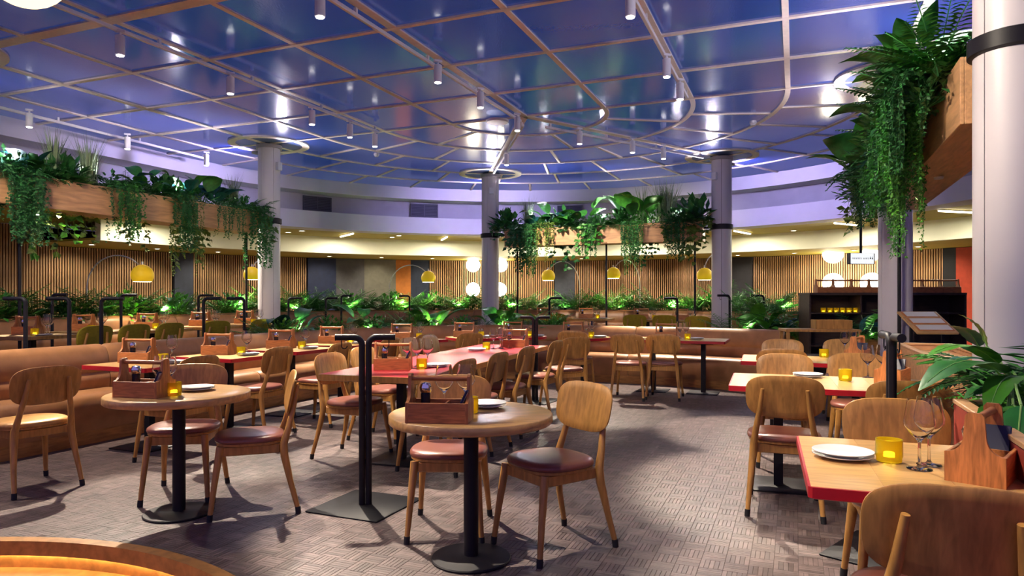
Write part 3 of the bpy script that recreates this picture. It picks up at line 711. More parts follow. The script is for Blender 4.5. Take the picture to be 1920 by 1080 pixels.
# ================================================================== TABLEWARE
def make_caddy():
    t = thing('wooden_caddy', 'x', 'caddy'); m = TEAK(); L, D, h = .30, .165, .095
    MB().bbox((0, 0, .007), (L-.02, D-.02, .012), .002).build('bottom_board', m, t, angle=0)
    for s in (-1, 1): MB().bbox((0, s*(D/2-.006), h/2), (L-.026, .012, h), .002).build('side_board', m, t, angle=0)
    prof = [(-D/2, 0), (D/2, 0), (D/2, h)]
    for k in range(1, 7): a = math.pi/2*k/6; prof.append((D/2-.052*math.sin(a), h+.055*(1-math.cos(a))))
    prof += [(.026, .215), (.018, .226), (-.018, .226), (-.026, .215)]
    for k in range(6, 0, -1): a = math.pi/2*k/6; prof.append((-D/2+.052*math.sin(a), h+.055*(1-math.cos(a))))
    prof.append((-D/2, h))
    for s in (-1, 1):
        MB().prism(prof, -.0075, .0075, Matrix.Translation((s*(L/2-.0075), 0, 0)) @ Matrix.Rotation(math.pi/2, 4, 'Z') @ Matrix.Rotation(math.pi/2, 4, 'X')).build('end_board', mat('teak_upright', (0.50, 0.185, 0.055), 0.42, vary=0.4, scale=7, stretch=(12, 12, 1.4)), t, angle=30)
    MB().tube([(-L/2+.01, 0, .203), (L/2-.01, 0, .203)], .0125, 12).build('handle', m, t)
    MB().box((.03, 0, .05), (.008, D-.02, .075)).build('divider', m, t, angle=0)
    return t
def make_wine():
    t = thing('wine_glass', 'x', 'wine glass')
    out = [(.0345, 0), (.0345, .002), (.010, .006), (.0045, .014), (.0042, .075), (.008, .086), (.026, .104), (.041, .126), (.0425, .140), (.038, .17), (.0325, .205)]
    inn = [(.0315, .205), (.037, .17), (.0413, .140), (.040, .127), (.025, .106), (.006, .092)]
    MB().lathe([(r*1.16, z*1.17) for r, z in out+inn], 24).build('glass', GLASS(), t, angle=60)
    return t
def make_tea():
    t = thing('tealight_holder', 'x', 'tealight holder')
    n = 40; pr = [(.036, 0), (.042, .004), (.042, .016), (.044, .022), (.044, .082), (.0405, .082), (.0395, .024), (.001, .020)]
    MB().loft([[(r*(1+(.018 if i % 2 and .02 < z < .08 else 0))*math.cos(2*math.pi*i/n), r*(1+(.018 if i % 2 and .02 < z < .08 else 0))*math.sin(2*math.pi*i/n), z) for i in range(n)] for r, z in pr]).build('ribbed_glass', YGLASS(), t, angle=25)
    MB().lathe([(.018, .021), (.018, .034), (.016, .036), (.002, .034)], 16).build('candle', mat('wax', (.9, .85, .7), .5, emit=(1, .75, .25), estr=7), t)
    return t
def make_plate():
    t = thing('plate', 'x', 'plate'); r = .105
    MB().lathe([(.06, 0), (.066, .003), (.09, .009), (r, .0145), (r, .0165), (.092, .0125), (.066, .0065), (.01, .006)], 40).build('dish', WHITE(), t, angle=50)
    return t
def make_mill():
    t = thing('pepper_mill', 'x', 'pepper mill'); m = mat('dark_mill', (.015, .013, .02), .2)
    MB().lathe([(.024, 0), (.026, .01), (.022, .05), (.024, .10), (.024, .115)], 18).build('body', m, t)
    MB().lathe([(.020, .115), (.027, .125), (.030, .145), (.022, .163), (.004, .168)], 18).build('cap', mat('chrome', (.75, .73, .75), .12, 1.0), t)
    return t
def make_menu():
    t = thing('menu_card', 'x', 'menu'); M = Matrix.Rotation(.45, 4, 'Y')
    MB().bbox((0, 0, .075), (.012, .11, .15), .003, M=M).build('cover', mat('navy_leatherette', (.012, .014, .05), .4), t)
    MB().box((.0065, 0, .075), (.001, .10, .14), M=M).build('page', mat('paper', (.7, .68, .62), .7), t, angle=0)
    return t
CAD, WINE, TEA, PLT, MILL, MENU = make_caddy(), make_wine(), make_tea(), make_plate(), make_mill(), make_menu()
def R_(v, rz): return (v[0]*math.cos(rz)-v[1]*math.sin(rz), v[0]*math.sin(rz)+v[1]*math.cos(rz))
def setup(where, zt, cad=None, crz=0.0, glasses=(), tea=None, plates=None, nplates=2, menu=True):
    if cad:
        dup(CAD, USED, (*cad, zt), crz, 'teak caddy with a bar handle on %s' % where, 'teak table caddies')
        a = R_((-.075, .02), crz); dup(MILL, USED, (cad[0]+a[0], cad[1]+a[1], zt+.0135), 0, 'dark pepper mill in the caddy on %s' % where, 'pepper mills')
        if menu: a = R_((.075, 0), crz); dup(MENU, USED, (cad[0]+a[0], cad[1]+a[1], zt+.018), crz, 'dark menu leaning in the caddy on %s' % where, 'menus')
    nm = ['left', 'right', 'third', 'fourth', 'fifth']
    for i, g in enumerate(glasses):
        dup(WINE, USED, (*g, zt+.0008), 0, '%s wine glass on %s' % (nm[i] if len(glasses) > 1 else 'single', where), 'wine glasses')
    if tea: dup(TEA, USED, (*tea, zt+.0006), 0, 'ribbed yellow glass tealight on %s' % where, 'tealights')
    if plates:
        for k in range(nplates): dup(PLT, USED, (*plates, zt+k*.0122), 0, '%s white plate of the pile on %s' % (('lower', 'upper')[k], where) if nplates > 1 else 'white plate on %s' % where, 'white plates')
g75 = lambda px, py: ground(px, py, .75)
setup('the front round table', .75, (-.345, 3.325), math.radians(-6), [g75(833, 771), g75(873, 769)], g75(881, 774), g75(913, 763))
setup('the left round table', .75, (-2.20, 4.15), math.radians(-12), [g75(302, 742), g75(316, 738)], g75(326, 742), g75(369, 732))
setup('the nearest right table', .75, (1.56, 2.29), RT+1.15, [g75(1724, 880), g75(1742, 872)], g75(1667, 866), g75(1580, 858))
setup('the middle right table', .75, (R2[0]+.42, R2[1]+.02), RT+1.2, [g75(1627, 708), g75(1655, 708)], g75(1585, 714), g75(1515, 707))
setup('the furthest right table', .75, (R3[0]+.42, R3[1]+.0), RT+1.2, [g75(1584, 664), g75(1602, 664)], g75(1545, 670), None)
for i, (x, y) in enumerate(LT):
    o = lambda a, b: tuple(Vector((x, y))+NV*a+GV*b)
    setup('the %s banquette table from the left' % ORD[i], .75, o(-.16, .02), RZ+.25, [o(-.02, .26), o(.05, .20)], o(.10, .06), o(.22, .04), 2, i < 3)
o = lambda a, b: tuple(cc+ax*b-wv*a)
setup('the near end of the red table', .75, o(-.05, -Lc/2+.50), rzc+.35, [o(.03, -Lc/2+.78), o(.12, -Lc/2+.80), o(-.08, -Lc/2+.82)], o(.15, -Lc/2+.62), o(.22, -Lc/2+.80))
setup('the far end of the red table', .75, o(.14, Lc/2-.40), rzc, [o(-.02, Lc/2-.72), o(.08, Lc/2-.70), o(.02, Lc/2-.60), o(.12, Lc/2-.58)], o(-.06, Lc/2-.85), o(-.10, Lc/2-1.05))
for c, nm in ((F1, 'the small far table behind the red table'), (F2, 'the round-ended far table'), (F3, 'the long far right table')):
    o = lambda a, b: tuple(Vector(c)+NV*a+GV*b)
    setup(nm, .75, o(-.18, .08), RZ+.1, [o(.0, .16), o(.09, .15)], o(.14, -.05), o(.26, -.02), 2, False)
for i, (x, y) in enumerate(TT):
    o = lambda a, b: tuple(Vector((x, y))+NV*a+GV*b)
    setup('the %s tier table from the left' % ORD[i], .75+TIER, o(-.15, .05), RZ+.2, [o(.02, .16), o(.1, .14)], o(.14, -.06), o(.26, -.05), 1, False)
# ================================================================== TRACK LIGHTING
def tracks():
    m = mat('track_white', (.84, .80, .80), .4)
    def rail(n0, t0, n1, t1, label):
        a, b = Vector(W(n0, t0)), Vector(W(n1, t1)); d = b-a; c = (a+b)/2; z = 4.125
        r = thing('track_rail', label, 'light track', (c.x, c.y, z), math.atan2(d.y, d.x), 'ceiling light tracks')
        MB().bbox((0, 0, 0), (d.length, .04, .04), .005).build('rail', m, r, angle=0)
        k = max(2, int(d.length/1.3))
        hg = MB().box((0, 0, .045), (.03, .03, .055)).mesh('hanger', 0); hg.materials.append(m)
        for i in range(k+1): link('hanger', hg, r, (-d.length/2+.1+(d.length-.2)*i/k, 0, 0))
    rail(-.02, -9.0, -.02, -.12, 'white light track running down the middle to the ceiling hub')
    rail(-2.55, -9.0, -2.50, -.35, 'white light track crossing the upper left of the ceiling')
    rail(-6.7, -6.0, -6.95, .3, 'white light track above the left hanging planter')
    rail(2.60, -9.0, 2.60, -.45, 'white light track along the upper right of the ceiling')
    rail(.22, .38, 2.30, 3.90, 'white light track from the hub towards the right column')
    rail(-.08, .14, -2.25, 3.90, 'white light track from the hub towards the far column')
tracks()
def make_spot():
    t = thing('track_spotlight', 'x', 'spotlight')
    m = mat('spot_body_white', (.88, .85, .86), .35)
    MB().lathe([(.040, -.105), (.047, -.10), (.047, .095), (.042, .10), (.01, .10)], 22).build('body', m, t)
    MB().lathe([(.036, -.111), (.036, -.09)], 18).build('lens', mat('spot_lens', (1, 1, 1), .3, emit=(1, .95, .88), estr=22), t)
    MB().tube([(0, 0, .10), (0, 0, .135)], .012, 10).build('stem', m, t)
    MB().bbox((0, 0, .148), (.10, .036, .03), .005).build('adapter', m, t)
    return t
SPT = make_spot()
SP = [  # pixel of the body, aim point on the floor (x, y), power, beam, label
 (225, 85, (-2.2, 4.2), 420, 44, 'first spotlight from the top left on the left track'), (432, 160, (-2.3, 6.4), 420, 44, 'second spotlight on the left track'),
 (585, 220, (-2.6, 8.2), 380, 44, 'third spotlight on the left track'), (656, 245, (-2.0, 9.4), 360, 44, 'fourth spotlight on the left track'), (703, 263, (-.8, 10.6), 360, 44, 'last spotlight at the far end of the left track'),
 (55, 225, (-4.4, 6.3), 420, 48, 'nearest spotlight on the track above the left planter'), (239, 268, (-4.6, 9.4), 380, 50, 'middle spotlight on the track above the left planter'), (387, 300, (-3.6, 12.0), 360, 55, 'furthest spotlight on the track above the left planter'),
 (600, 10, (-.55, 4.05), 420, 40, 'spotlight cut by the top edge, left of the middle track'), (821, 138, (-.9, 6.0), 420, 42, 'first spotlight on the middle track'), (901, 187, (.0, 7.9), 420, 42, 'second spotlight on the middle track'),
 (970, 232, (.3, 9.3), 380, 42, 'spotlight hanging right under the ceiling hub'), (950, 299, (1.6, 15.2, 2.7), 150, 95, 'spotlight on the short track towards the far column'),
 (1182, 10, (1.5, 2.8), 300, 40, 'spotlight cut by the top edge on the right track'), (1250, 127, (1.9, 4.9), 420, 44, 'middle spotlight on the right track'), (1275, 171, (2.4, 6.9), 400, 44, 'spotlight at the far end of the right track'),
 (1087, 258, (1.15, 8.35), 420, 36, 'first spotlight on the track towards the right column'), (1186, 275, (1.7, 10.6), 380, 42, 'second spotlight on the track towards the right column'), (1244, 287, (3.0, 10.6), 360, 44, 'third spotlight on the track towards the right column')]
for (px, py, tgt, pw, sz, lb) in SP:
    x, y = ground(px, py, 3.96)
    s = dup(SPT, USED, (x, y, 3.96), A_G, lb, 'track spotlights')
    d = Vector((tgt[0]-x, tgt[1]-y, -3.96)); loc = Vector((0, 0, -.115))
    l = spot('spot_light', None, (x, y, 3.835), (tgt[0], tgt[1], tgt[2] if len(tgt) > 2 else 0), pw*3.3, sz*.63, .5, (1, .86, .68), .025); l.parent = s; l.matrix_parent_inverse = (Matrix.Translation((x, y, 3.96)) @ Matrix.Rotation(A_G, 4, 'Z')).inverted()
# unseen heads added on the same tracks above the frame, as fill
for (n, t, tgt, pw, sz, lb) in ((-2.55, -6.5, (-4.1, 6.0), 900, 55, 'added left track spotlight above the frame, aimed at the left banquette'), (-2.55, -7.6, (-2.2, 4.4), 700, 50, 'added left track spotlight above the frame, aimed at the left round table'),
        (-2.55, -8.6, (-3.2, 8.0), 900, 45, 'added left track spotlight above the frame, aimed along the banquette'), (0, -6.6, (-.9, 6.8), 800, 45, 'added middle track spotlight above the frame, aimed at the red table'),
        (0, -7.8, (-.1, 3.7), 650, 45, 'added middle track spotlight above the frame, aimed at the front round table'), (0, -8.8, (.8, 9.5), 900, 42, 'added middle track spotlight above the frame, aimed at the far banquette'),
        (2.6, -7.3, (3.35, 5.4, 2.3), 420, 60, 'added right track spotlight above the frame, aimed at the right hanging planter'), (2.6, -9.05, (2.85, 4.0, 2.2), 105, 50, 'added right track spotlight above the frame, aimed at the big column'), (-2.55, -7.0, (-5.9, 9.6, 2.6), 360, 55, 'added left track spotlight above the frame, aimed at the left hanging planter'),
        (2.6, -6.8, (1.6, 4.4), 700, 50, 'added right track spotlight above the frame, aimed at the middle right table'), (2.6, -8.3, (1.4, 2.4), 520, 60, 'added right track spotlight above the frame, aimed at the nearest right table'), (2.6, -9.0, (1.25, 1.75), 800, 26, 'added right track spotlight above the frame, aimed at the bottom right chair'), (2.6, -8.75, (2.6, 7.2), 800, 42, 'added right track spotlight above the frame, aimed at the furthest right table')):
    x, y = W(n, t); s = dup(SPT, USED, (x, y, 3.96), A_G, lb, 'track spotlights')
    l = spot('spot_light', None, (x, y, 3.835), (tgt[0], tgt[1], tgt[2] if len(tgt) > 2 else .5), pw*(1 if len(tgt) > 2 else .36 if n > 1 else .42), sz, .6, (1, .86, .68), .03); l.parent = s; l.matrix_parent_inverse = (Matrix.Translation((x, y, 3.96)) @ Matrix.Rotation(A_G, 4, 'Z')).inverted()
for px, py, lb in ((1412, 228, 'small smoke detector on the ceiling at right of centre'), (706, 288, 'small smoke detector under the ceiling left of the far column')):
    x, y = ground(px, py, CEIL-.06); d = thing('smoke_detector', lb, 'smoke detector', (x, y, CEIL-.05), 0)
    MB().lathe([(.02, -.075), (.035, -.07), (.045, -.045), (.055, -.04), (.055, -.02), (.05, 0)], 20).build('housing', mat('white_plastic', (0, 0, 0)), d)
# opal pendant at the top left corner
p = thing('globe_pendant', 'warm opal globe pendant cut by the top left corner', 'pendant lamp', (-2.11, 3.0, 2.78))
MB().lathe([(max(.001, .178*math.sin(math.pi*k/16)), -.178*math.cos(math.pi*k/16)) for k in range(17)], 32).build('globe', mat('warm_opal', (1, .9, .7), .4, emit=(1, .72, .32), estr=1.6), p)
MB().tube([(0, 0, .17), (0, 0, CEIL-2.78-.05)], .006, 6).build('cord', BLACK(), p)
MB().lathe([(.03, .165), (.03, .21), (.008, .215)], 14).build('cap', BLACK(), p)

# ================================================================== ARC LAMPS
def arc_lamp(pb, ph, pyh, apex, label, R=6.7, phx=None):
    bx, by = ray_ring(pb, R); s = by/F_PX
    hx = (ph-pb)*s; zt = EYE+(Y_H-pyh)*s; za = EYE+(Y_H-apex)*s
    t = thing('arc_lamp', label, 'lamp', (bx, by, .0), 0, 'yellow arc lamps')
    r = .172; htop = zt+r
    pts = []; a0 = Vector((0, 0, .98)); 
    mid = za-.98-abs(hx)*.5
    for k in range(6): pts.append((0, 0, .98+(za-.98)*.55*k/5*.9))
    z0 = pts[-1][2]
    for k in range(1, 13):
        a = math.pi*.80*k/12
        pts.append((hx*.55*(1-math.cos(a)), 0, z0+(za-z0)*math.sin(a)))
    e = pts[-1]; pts.append((hx, 0, htop+.03))
    MB().tube(pts, .011, 8).build('arm', mat('brushed_steel', (.80, .74, .64), .4, .4), t)
    MB().lathe([(.14, .975), (.15, .98), (.15, 1.02), (.13, 1.03)], 20).build('base', mat('brushed_steel', (0, 0, 0)), t)
    sh = MB(); prof = []
    for k in range(0, 13): a = math.radians(8+ (128-8)*k/12); prof.append((r*math.sin(a), zt+r*math.cos(a)))
    inn = [(q*.965, z) for q, z in prof[::-1]]
    sh.lathe(prof+inn, 26, (hx, 0, 0)); sh.build('shade', mat('yellow_enamel', (1.0, .66, .02), .45, emit=(1.0, .60, .015), estr=.16), t)  # slight emission added to the enamel so the shade looks brighter
    zb = zt+r*math.cos(math.radians(124))
    MB().lathe([(r*.78, zb-.012), (r*.78, zb+.006), (.01, zb+.012)], 24, (hx, 0, 0)).build('diffuser', mat('lamp_glow', (1, .95, .8), .4, emit=(1, .92, .70), estr=9), t)
    MB().tube([(hx, 0, htop-.01), (hx, 0, htop+.05)], .018, 8).build('cap', mat('brushed_steel', (0, 0, 0)), t)
    spot('lamp_light', t, (hx, 0, zb-.03), (hx, 0, 0), 45, 130, .6, (1, .82, .5), .1)
arc_lamp(163, 267, 516, 479, 'yellow dome arc lamp at the left, before the slat wall')
arc_lamp(498, 472, 515, 490, 'yellow dome lamp half hidden by the left column')
arc_lamp(730, 803, 521, 497, 'yellow dome arc lamp left of the far column')
arc_lamp(1087, 1028, 518, 490, 'yellow dome arc lamp below the left part of the centre planter')
arc_lamp(1200, 1150, 514, 487, 'yellow dome arc lamp below the middle of the centre planter')
arc_lamp(1368, 1321, 516, 476, 'yellow dome arc lamp at the column right of the centre planter')

# ================================================================== FOLIAGE
GRN = [mat('leaf_deep', (.028, .150, .034), .42, vary=.4, scale=9, island=.35), mat('leaf_mid', (.050, .26, .030), .42, vary=.35, scale=9, island=.35),
       mat('leaf_bright', (.10, .36, .035), .40, vary=.3, scale=9, island=.35), mat('leaf_olive', (.12, .20, .025), .5, vary=.3, scale=9, island=.3), mat('leaf_blue', (.010, .085, .075), .38, vary=.35, scale=7, island=.3),
       mat('grass_blade', (.20, .28, .15), .55, vary=.3, scale=9, island=.4)]
def leaflet(mb, p, d, up, L, w):
    p = Vector(p); d = Vector(d).normalized(); s = d.cross(Vector(up))
    if s.length < 1e-3: s = Vector((1, 0, 0))
    s = s.normalized()*w; m = p+d*L*.45; u = Vector(up)*w*.35
    mb.add([p, m+s+u, p+d*L, m-s+u], [(0, 1, 2), (0, 2, 3)])
def frond(mb, rnd, base, az, L, rise, droop, nl, ll, lw, taper=True):
    pts = []; d = Vector((math.cos(az), math.sin(az), 0))
    for i in range(nl+1):
        f = i/nl; pts.append(Vector(base)+d*(L*f*math.cos(rise*.6))+Vector((0, 0, L*(math.sin(rise)*f-droop*f*f))))
    mb.tube(pts[::2] if len(pts) > 4 else pts, .004, 3, caps=False)
    side = Vector((-d.y, d.x, 0))
    for i in range(1, nl+1):
        f = i/nl; t = (pts[i]-pts[i-1]).normalized(); k = math.sin(math.pi*min(1, .12+f*.88))**.6 if taper else 1
        for s in (-1, 1):
            leaflet(mb, pts[i], (side*s+t*.55+Vector((0, 0, -.12-.2*rnd.random()))), side.cross(t)*s if False else Vector((0, 0, 1)), ll*max(.25, k), lw*max(.4, k))
def fern(seed, L=.42, n=13, droop=.75, nl=14):
    r = random.Random(seed); mb = MB()
    for i in range(n): frond(mb, r, (0, 0, 0), 2*math.pi*i/n+r.uniform(-.3, .3), L*r.uniform(.65, 1.1), r.uniform(.5, 1.25), droop*r.uniform(.5, 1), nl, L*.20, L*.032)
    return mb
def palm(seed, L=.75, n=10, nl=16, ll=.22, wk=1.0, dr=(.35, .75)):
    r = random.Random(seed); mb = MB()
    for i in range(n): frond(mb, r, (0, 0, 0), 2*math.pi*i/n+r.uniform(-.35, .35), L*r.uniform(.7, 1.1), r.uniform(.8, 1.4), r.uniform(*dr), nl, ll*L/.75, .013*wk*L/.75)
    return mb
def grass(seed, H=.58, n=130):
    r = random.Random(seed); mb = MB()
    for i in range(n):
        a = r.uniform(0, 6.28); q = r.uniform(0, .07); b = Vector((q*math.cos(a), q*math.sin(a), 0)); h = H*r.uniform(.5, 1.05); l = r.uniform(.05, .30)*h; w = .0045; d = Vector((math.cos(a), math.sin(a), 0)); s = Vector((-d.y, d.x, 0))*w
        p = [b, b+d*l*.25+Vector((0, 0, h*.55)), b+d*l+Vector((0, 0, h*r.uniform(.85, 1)))]
        mb.add([p[0]-s, p[0]+s, p[1]+s*.8, p[1]-s*.8, p[2]], [(0, 1, 2, 3), (3, 2, 4)])
    return mb
def vine(seed, L=.7, n=14, leaf=.035, spread=.16, step=.028, out=.12):
    r = random.Random(seed); mb = MB()
    for i in range(n):
        a = r.uniform(0, 6.28); p = Vector((r.uniform(-spread, spread), r.uniform(-.05, .05), .06)); ln = L*r.uniform(.35, 1.05); k = int(ln/step); d = Vector((math.cos(a)*.3, -1 if r.random() < .8 else .6, 0))
        o = out*r.uniform(.6, 1.3); pts = [p]
        for j in range(1, k+1):
            f = min(1, j/5); q = p+d*o*f+Vector((r.uniform(-.012, .012), r.uniform(-.012, .012), .05*math.sin(f*3.1)-step*max(0, j-2)))
            pts.append(q)
            for s in range(2): leaflet(mb, q, (r.uniform(-1, 1), r.uniform(-1, .6), r.uniform(-.9, .2)), (r.uniform(-.5, .5), -.8, .6), leaf*r.uniform(.7, 1.25), leaf*.36)
        if len(pts) > 3: mb.tube(pts[::3], .002, 3, caps=False)
    return mb
def bush(seed, R=.22, n=170, leaf=.06, flat=.8):
    r = random.Random(seed); mb = MB()
    for i in range(n):
        v = Vector((r.gauss(0, 1), r.gauss(0, 1), r.gauss(0, 1))).normalized()*R*r.uniform(.45, 1.05); v.z = abs(v.z)*flat*1.3-.02
        leaflet(mb, v, v.normalized()+Vector((r.uniform(-.5, .5), r.uniform(-.5, .5), r.uniform(-.6, .3))), (0, 0, 1), leaf*r.uniform(.7, 1.3), leaf*.30)
    for i in range(0, n, 3):
        v = Vector(mb.v[i*4]); mb.tube([(0, 0, -.03), tuple(v*.5+Vector((0, 0, .02))), tuple(v)], .0025, 3, caps=False)
    return mb
def leaf_mesh(wid=.30, arch=.25, fold=.16, m=9, wav=0.0, stem=.0):
    vs, fs = [], []
    us = (-1, -.55, 0, .55, 1)
    for i in range(m+1):
        f = i/m; w = wid*(math.sin(math.pi*min(1, f**.72)))**.85 if 0 < f < 1 else .004
        for u in us: vs.append((u*w, f, arch*math.sin(f*2.2)-arch*1.05*f*f*1.2+abs(u)*w*fold*2+wav*math.sin(f*14+u)*abs(u)))
    for i in range(m):
        for j in range(4): a = i*5+j; fs.append((a, a+1, a+6, a+5))
    me = MB().add(vs, fs); return me
LEAFM = []
for k, (w_, a_, f_, wv_) in enumerate(((.26, .20, .12, 0), (.33, .30, .10, .012), (.20, .12, .14, 0))):
    for g in (0, 1, 2, 4):
        me = leaf_mesh(w_, a_, f_, wav=wv_).mesh('leaf', 60); me.materials.append(GRN[g]); LEAFM.append(me)
def broad(label, cat, loc, seed, size=.32, n=9, cols=(0, 1, 2), lift=(.35, 1.15), rz=0.0, group=None, shape=None):
    r = random.Random(seed); t = thing('broadleaf_plant', label, cat, loc, rz, group); st_ = MB()
    for i in range(n):
        a = 2*math.pi*i/n+r.uniform(-.4, .4); el = r.uniform(*lift); pl = size*r.uniform(.35, .95); d = Vector((math.cos(a)*math.cos(el), math.sin(a)*math.cos(el), math.sin(el)))
        b = d*pl; st_.tube([(0, 0, 0), (b.x*.5, b.y*.5, b.z*.62), tuple(b)], [.006, .005, .004], 4, caps=False)
        k = (r.randrange(3) if shape is None else shape)*4+r.choice(cols)
        o = link('leaf', LEAFM[k], t, tuple(b)); s = size*r.uniform(.75, 1.25); o.scale = (s, s, s)
        o.rotation_euler = (el*r.uniform(.2, .9), r.uniform(-.3, .3), a-math.pi/2)
    st_.build('stems', GRN[1], t)
    return t
PM = {}
def foliage(kind, seed, g):
    key = (kind, seed, g)
    if key not in PM:
        mb = {'fern': lambda: fern(seed), 'fernbig': lambda: fern(seed, .55, 16, .9, 16), 'palm': lambda: palm(seed), 'grass': lambda: grass(seed), 'tallpalm': lambda: palm(seed, .75, 12, 16, .24, 1.2, (.12, .45)), 'broadpalm': lambda: palm(seed, .75, 9, 11, .30, 2.3), 'vine': lambda: vine(seed), 'vinelong': lambda: vine(seed, 1.25, 24, .034, .22),
              'tallfern': lambda: fern(seed, .62, 18, .32, 18), 'ivy': lambda: vine(seed, .55, 9, .075, .20, .06), 'bush': lambda: bush(seed), 'spiky': lambda: bush(seed, .26, 130, .16, 1.0), 'vineheavy': lambda: vine(seed, 1.0, 34, .045, .22, .032, .16)}[kind]()
        me = mb.mesh(kind+'_foliage', 0); me.materials.append(GRN[g]); PM[key] = me
    return PM[key]
NAMES = {'fern': ('fern', 'feathery fern'), 'fernbig': ('fern', 'large feathery fern'), 'palm': ('palm_plant', 'arching palm'), 'tallfern': ('fern', 'upright bright fern'), 'broadpalm': ('palm_plant', 'glossy wide-leaved palm'), 'tallpalm': ('palm_plant', 'tall feathery palm'), 'grass': ('grass_tuft', 'upright tuft of thin grass'), 'vine': ('trailing_vine', 'small-leaved trailing vine'),
         'vinelong': ('trailing_vine', 'long small-leaved trailing vine'), 'ivy': ('trailing_ivy', 'loose trailing ivy'), 'bush': ('leafy_plant', 'dense small-leaved bush'), 'spiky': ('leafy_plant', 'dark plant with pointed leaves'), 'vineheavy': ('trailing_vine', 'thick curtain of trailing foliage'), 'broad': ('broadleaf_plant', 'broad-leaved plant')}
def plants(lst, where, group):
    """lst: (kind, x, y, z, seed, colour, scale, rz); labels count each kind from the left of the picture"""
    lst = sorted(lst, key=lambda q: q[1]/q[2]); cnt = {}; tot = {}
    for q in lst: tot[NAMES[q[0]][1]] = tot.get(NAMES[q[0]][1], 0)+1
    for (kind, x, y, z, seed, g, sc, rz) in lst:
        nm, ds = NAMES[kind]; cnt[ds] = cnt.get(ds, 0)+1; c = cnt[ds]-1
        lab = '%s %s from the left %s' % (ORD[min(c, 29)], ds, where) if tot[ds] > 1 else 'only %s %s' % (ds, where)
        if kind == 'broad':
            broad(lab, 'plant', (x, y, z), seed, .30*sc, 8+seed % 4, ((0, 1), (1, 2), (0, 3), (1, 3), (2, 1))[g % 5], rz=rz, group=group)
        else:
            o = link(nm, foliage(kind, seed, g), None, (x, y, z), rz, lab, 'plant', group); o.scale = (sc, sc, sc)
def line_hit(px, P, D):                            # pixel column against a line in plan
    k = (px-960)/F_PX; s = (k*P[1]-P[0])/(D[0]-k*D[1]); return (P[0]+D[0]*s, P[1]+D[1]*s)
def uplight(x, y, z, label, power=25, col=(.80, 1, .55), up=(0, 0, 1), size=110):
    t = thing('spike_uplight', label, 'spotlight', (x, y, z), 0, 'plant uplights')
    MB().lathe([(.012, -.04), (.03, -.03), (.034, .03), (.030, .032), (.028, .026), (.01, .024)], 14).build('head', BLACK(), t)
    MB().lathe([(.026, .024), (.026, .029)], 14).build('lens', mat('uplight_lens', (1, 1, 1), .3, emit=(.8, 1, .6), estr=10), t)
    spot('uplight_beam', t, (0, 0, .05), up, power, size, .7, col, .03)

# ---- hanging planters
def hanging_planter(a, b, off0, off1, label, poles, z0=2.50, z1=2.90, wdt=.42, floor_z=TIER):
    A, B = Vector(W(*a)), Vector(W(*b)); d = (B-A).normalized(); p0 = A+d*off0; p1 = B-d*off1; c = (p0+p1)/2; L = (p1-p0).length; rz = math.atan2(d.y, d.x)
    t = thing('hanging_planter', label, 'planter', (c.x, c.y, z0), rz, 'hanging planter boxes')
    m = mat('planter_oak', (0.62, 0.345, 0.17), .42, vary=.25, scale=3, stretch=(1.2, 9, 9)); h = z1-z0
    for s in (-1, 1): MB().bbox((0, s*(wdt/2-.012), h/2), (L, .024, h), .003).build('side_board', m, t, angle=0)
    for s in (-1, 1): MB().bbox((s*(L/2-.012), 0, h/2), (.024, wdt-.05, h), .003).build('end_board', m, t, angle=0)
    MB().box((0, 0, .015), (L-.05, wdt-.05, .025)).build('bottom_board', m, t, angle=0)
    MB().box((0, 0, h-.08), (L-.05, wdt-.05, .05)).build('soil', mat('soil', (0, 0, 0)), t, angle=0)
    for s, o in ((-1, off0), (1, off1)):
        MB().box((s*(L/2+(o-.2)/2), 0, .28), (max(.05, o-.2), .03, .035)).build('bracket', BLACK(), t, angle=0)
    for px in poles:
        q = Vector(line_hit(px, A, d)); s = (q-c).dot(d)
        MB().tube([(s, 0, floor_z-z0), (s, 0, 0)], .021, 10).build('support_pole', BLACK(), t)
    return A, d
HA, HD = hanging_planter(COLS[0], COLS[1], .30, .50, 'long oak planter box hanging at the left between columns', (37, 462))
CA_, CD = hanging_planter(COLS[2], COLS[3], .45, .35, 'oak planter box hanging in the centre between two columns', (970, 1137, 1303))
RA, RD = hanging_planter(COLS[5], COLS[4], .30, .5, 'oak planter box hanging at the right beside the big column', (1686,), z0=2.42, z1=2.84)
def along(A, D, specs, z, side, where, group):
    out = []; nrm = Vector((D[1], -D[0]))*side      # towards the room
    rz = math.atan2(D[1], D[0]) + (0 if side > 0 else math.pi)
    for i, (px, kind, g, sc, off, dz) in enumerate(specs):
        if px > 1600 and px < 1693: px, off = 1693+(i % 3)*3, off+.12
        elif 900 < px < 1400: px = min(max(px, 950), 1303)
        q = Vector(line_hit(px, A, D))+nrm*off; out.append((kind, q.x, q.y, z+dz, (i*7+px) % 5, g, sc, rz+(.0 if kind in ('vine', 'vinelong', 'ivy', 'vineheavy') else i*1.3)))
    plants(out, where, group)
